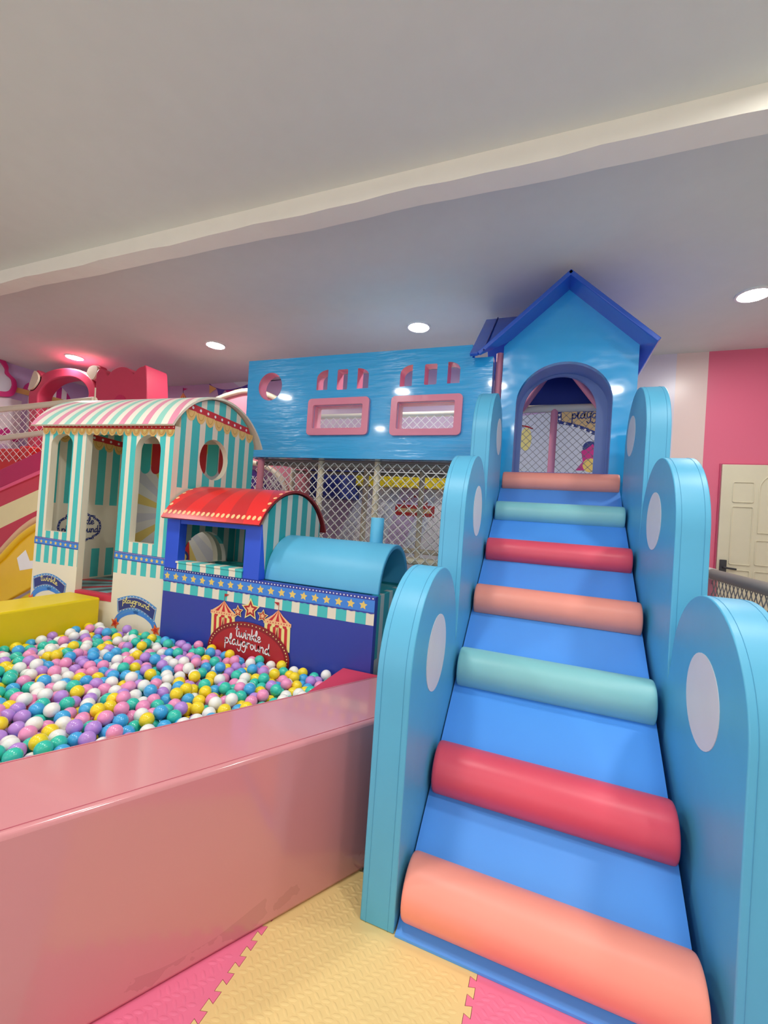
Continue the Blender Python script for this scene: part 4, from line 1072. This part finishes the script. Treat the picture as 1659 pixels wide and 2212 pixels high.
mb = MB(); mb.tube([L(p, ys) for p in rim], .04, 12); mb.build('padded_edge', mat('peach_vinyl', (232, 190, 150), .45), ys)

def k5(X, Y, Yp): return aty(X/5.53, 740+Y/5.53, Yp)
AY = 4.25
ea = thing('arch_gate', 'crimson foam arch with two cream-lined ears', 'play arch', tuple(k5(700, 1300, AY))[:2]+(0,))
oa = [(-0, 0)]
outer = smooth([(p.x, p.z) for p in [k5(*p, AY) for p in ((345, 900), (335, 700), (350, 580), (420, 450), (560, 345), (740, 303), (920, 318), (1060, 400), (1140, 540), (1150, 700), (1150, 900))]], 4)
inner_ = smooth([(p.x, p.z) for p in [k5(*p, AY) for p in ((440, 900), (445, 700), (460, 600), (540, 500), (640, 440), (780, 412), (900, 425), (1000, 490), (1050, 580), (1045, 700), (1040, 900))]], 4)
lp = [(outer[0][0], 0)]+outer+[(outer[-1][0], 0), (inner_[-1][0], 0)]+inner_[::-1]+[(inner_[0][0], 0)]
mb = MB(); mb.plate(lp, lambda a, b, d: L((a, AY+d, b), ea), .22); mb.build('foam_arch', 'crim', ea, bevel=.02)
for pts in (((1030, 370), (1060, 300), (1110, 272), (1155, 285), (1160, 330), (1135, 400), (1095, 440)), ((330, 560), (370, 430), (400, 350), (420, 340), (455, 400), (440, 470), (380, 550))):
    pp = [k5(*p, AY-.03) for p in pts]; cx = sum(p.x for p in pp)/len(pp); cz = sum(p.z for p in pp)/len(pp)
    lo = smooth([(p.x, p.z) for p in pp]+[(pp[0].x, pp[0].z)], 4)[:-1]
    mb = MB(); mb.plate([(cx+.02+(a-cx)*1.18, cz+(b-cz)*1.15) for a, b in lo], lambda a, b, d: L((a, AY-.0+d, b), ea), .1); e_ = mb.build('ear', 'crim', ea, bevel=.01)
    mb = MB(); mb.plate(lo, lambda a, b, d: L((a, AY-.03+d, b), ea), .029); mb.build('ear_lining', 'cream', e_)
KY = 4.0
def k1(X, Y, Yp): return aty(X/2.9625, 740+Y/2.9625, Yp)
cr = thing('crown_block', 'crimson foam block with a scalloped crown top behind the striped booth', 'play block', tuple(k1(780, 370, KY))[:2]+(0,))
cp_ = [(608, 420), (612, 250), (618, 190), (640, 165), (668, 175), (688, 210), (715, 178), (760, 157), (805, 158), (840, 185), (853, 200), (880, 165), (915, 150), (935, 165), (940, 420)]
lo = smooth([(p.x, p.z) for p in [k1(*p, KY) for p in cp_]], 3)
mb = MB(); mb.plate([(lo[0][0], 0)]+lo+[(lo[-1][0], 0)], lambda a, b, d: L((a, KY+d, b), cr), .34); mb.build('crown_body', 'crim', cr, bevel=.015)
p = k1(765, 395, KY-.002); mb = MB(); mb.plate(circ(p.x, p.z, .13, 28), lambda a, b, d: L((a, KY-.004+d, b), cr), .003); mb.build('round_patch', 'crimd', cr)
# rails and net
rr = thing('guard_rail', 'cream padded guard rails with white net above the striped slide', 'railing', tuple(k5(100, 1200, 3.5))[:2]+(0,))
def rail(a, b, Yp, r):
    u, v = k5(*a, Yp), k5(*b, Yp); d = u-v; pole(rr, 'rail', 'cream', [tuple(v), tuple(u+d*.5)], r)
rail((0, 800), (1132, 685), 3.5, .038); rail((0, 1145), (560, 1075), 3.5, .036); rail((0, 765), (330, 722), 4.6, .03); rail((0, 1015), (300, 985), 4.6, .028)
pole(rr, 'post', 'cream', [tuple(k5(1134, 690, 3.5)), tuple(k5(1140, 540, 3.5))], .008, 8)
u = k5(1100, 720, 3.5); pole(rr, 'post', 'cream', [(u.x, 3.56, 0), (u.x, 3.56, k5(1100, 700, 3.5).z)], .036)
u = k5(40, 1000, 3.5); v = k5(560, 1000, 3.5); w_ = k5(0, 1420, 3.5)
net(lambda a, b, d: L((a, 3.5+d, b), rr), u.x-1.0, v.x, w_.z, k5(300, 790, 3.5).z, .15, .10, .002, 'net', 'creamnet', rr)
for a, b, lb in (((0, 1265), (210, 1330), 'bright red foam block behind the guard net, nearer the frame edge'), ((232, 1235), (335, 1325), 'bright red foam block behind the guard net, next to the crimson arch')):
    p, q = k5(*a, 3.9), k5(*b, 3.9); mb = MB(); mb.box(p.x-(.5 if a[0] == 0 else 0), q.x, 3.9, 4.15, 1.2, p.z)
    tag(mb.build('foam_block', 'brightred', bevel=.02), lb, 'foam block')

# left wall: cloud mirror and printed awning
wl = bpy.data.objects['wall_left']
def lpx(X, Y): q = atx(X/5.53, 740+Y/5.53, -8.398); return (q.y, q.z)
lm = lambda a, b, d: (-8.398+d, a, b)
cm = thing('cloud_mirror', 'magenta cloud-shaped mirror frame on the lilac wall', 'mirror', (-8.39, lpx(0, 500)[0], lpx(0, 500)[1]))
c0 = lpx(20, 500); r0 = abs(lpx(183, 510)[0]-c0[0]); hz = abs(lpx(20, 350)[1]-lpx(20, 648)[1])/2
blobs = smooth([(c0[0]+r0, c0[1]), (c0[0]+r0*.85, c0[1]+hz*.6), (c0[0]+r0*.3, c0[1]+hz*1.05), (c0[0]+r0*.2, c0[1]+hz*1.6), (c0[0]-r0*.5, c0[1]+hz*2.3), (c0[0]-r0*1.6, c0[1]+hz*2.3), (c0[0]-r0*2.3, c0[1]+hz*1.4), (c0[0]-r0*2.9, c0[1]+hz*.4), (c0[0]-r0*2.6, c0[1]-hz*.8), (c0[0]-r0*1.4, c0[1]-hz), (c0[0]-r0*.0, c0[1]-hz), (c0[0]+r0*.75, c0[1]-hz*.7), (c0[0]+r0, c0[1])], 4)[:-1]
mx = sum(a for a, b in blobs)/len(blobs); mz = sum(b for a, b in blobs)/len(blobs)
inn = [(mx+(a-mx)*.80, mz+(b-mz)*.74) for a, b in blobs]
mb = MB(); mb.plate(blobs, lambda a, b, d: L((-8.34-d, a, b), cm), .055, [inn]); mb.build('cloud_frame', mat('magenta_frame_foam', (206, 40, 124), .4), cm, bevel=.008)
mb = MB(); mb.plate([(mx+(a-mx)*.82, mz+(b-mz)*.77) for a, b in blobs], lambda a, b, d: L((-8.375-d, a, b), cm), .01); mb.build('mirror_glass', 'mirror', cm)
dc = Decal(lm, .0015)
g0, g1, g2, g3 = lpx(455, 610), lpx(830, 690), lpx(830, 665), lpx(470, 580)
a0_, a1_ = lpx(270, 560), lpx(850, 690); zb0 = .5*(a0_[1]+a1_[1])
ya, yb2 = a0_[0], a1_[0]; zc = lpx(600, 640)[1]
dc.poly([(ya-.1, zc-.09), (yb2, zc-.09), (yb2, zc), (ya-.1, zc)], 'golds', 4)
H_ = lpx(640, 470)[1]-zc
n_ = 9
def dome(u): return zc+max(0, H_*math.sin(PI*u)**.6)
for k in range(n_):
    u0, u1 = k/n_, (k+1)/n_; P_ = [(ya+(yb2-ya)*(u0+(u1-u0)*i/4), dome(u0+(u1-u0)*i/4)) for i in range(5)]
    dc.poly([(P_[0][0], zc)]+P_+[(P_[-1][0], zc)], 'magenta' if k % 2 == 0 else 'whitep', 3)
    dc.poly([(ya+(yb2-ya)*u0, zc-.9), (ya+(yb2-ya)*u1, zc-.9), (ya+(yb2-ya)*u1, zc-.1), (ya+(yb2-ya)*u0, zc-.1)], 'paler' if k % 2 else 'lilacp', 2)
dc.build('awning_print', wl)
dc = Decal(lm, .0015)
random.seed(3)
q0 = lpx(0, 900); q1 = lpx(260, 700); dc.poly([(q0[0]-1, .2), (q1[0], .2), (q1[0], q1[1]), (q0[0]-1, q1[1])], 'paler', 1)
for k in range(24): dc.poly(circ(q0[0]-.6+random.random()*1.4, 1.3+random.random()*1.1, random.uniform(.03, .09), 12), random.choice(('magenta', 'violet', 'lilacp')), 2)
dc.build('confetti_print', wl)
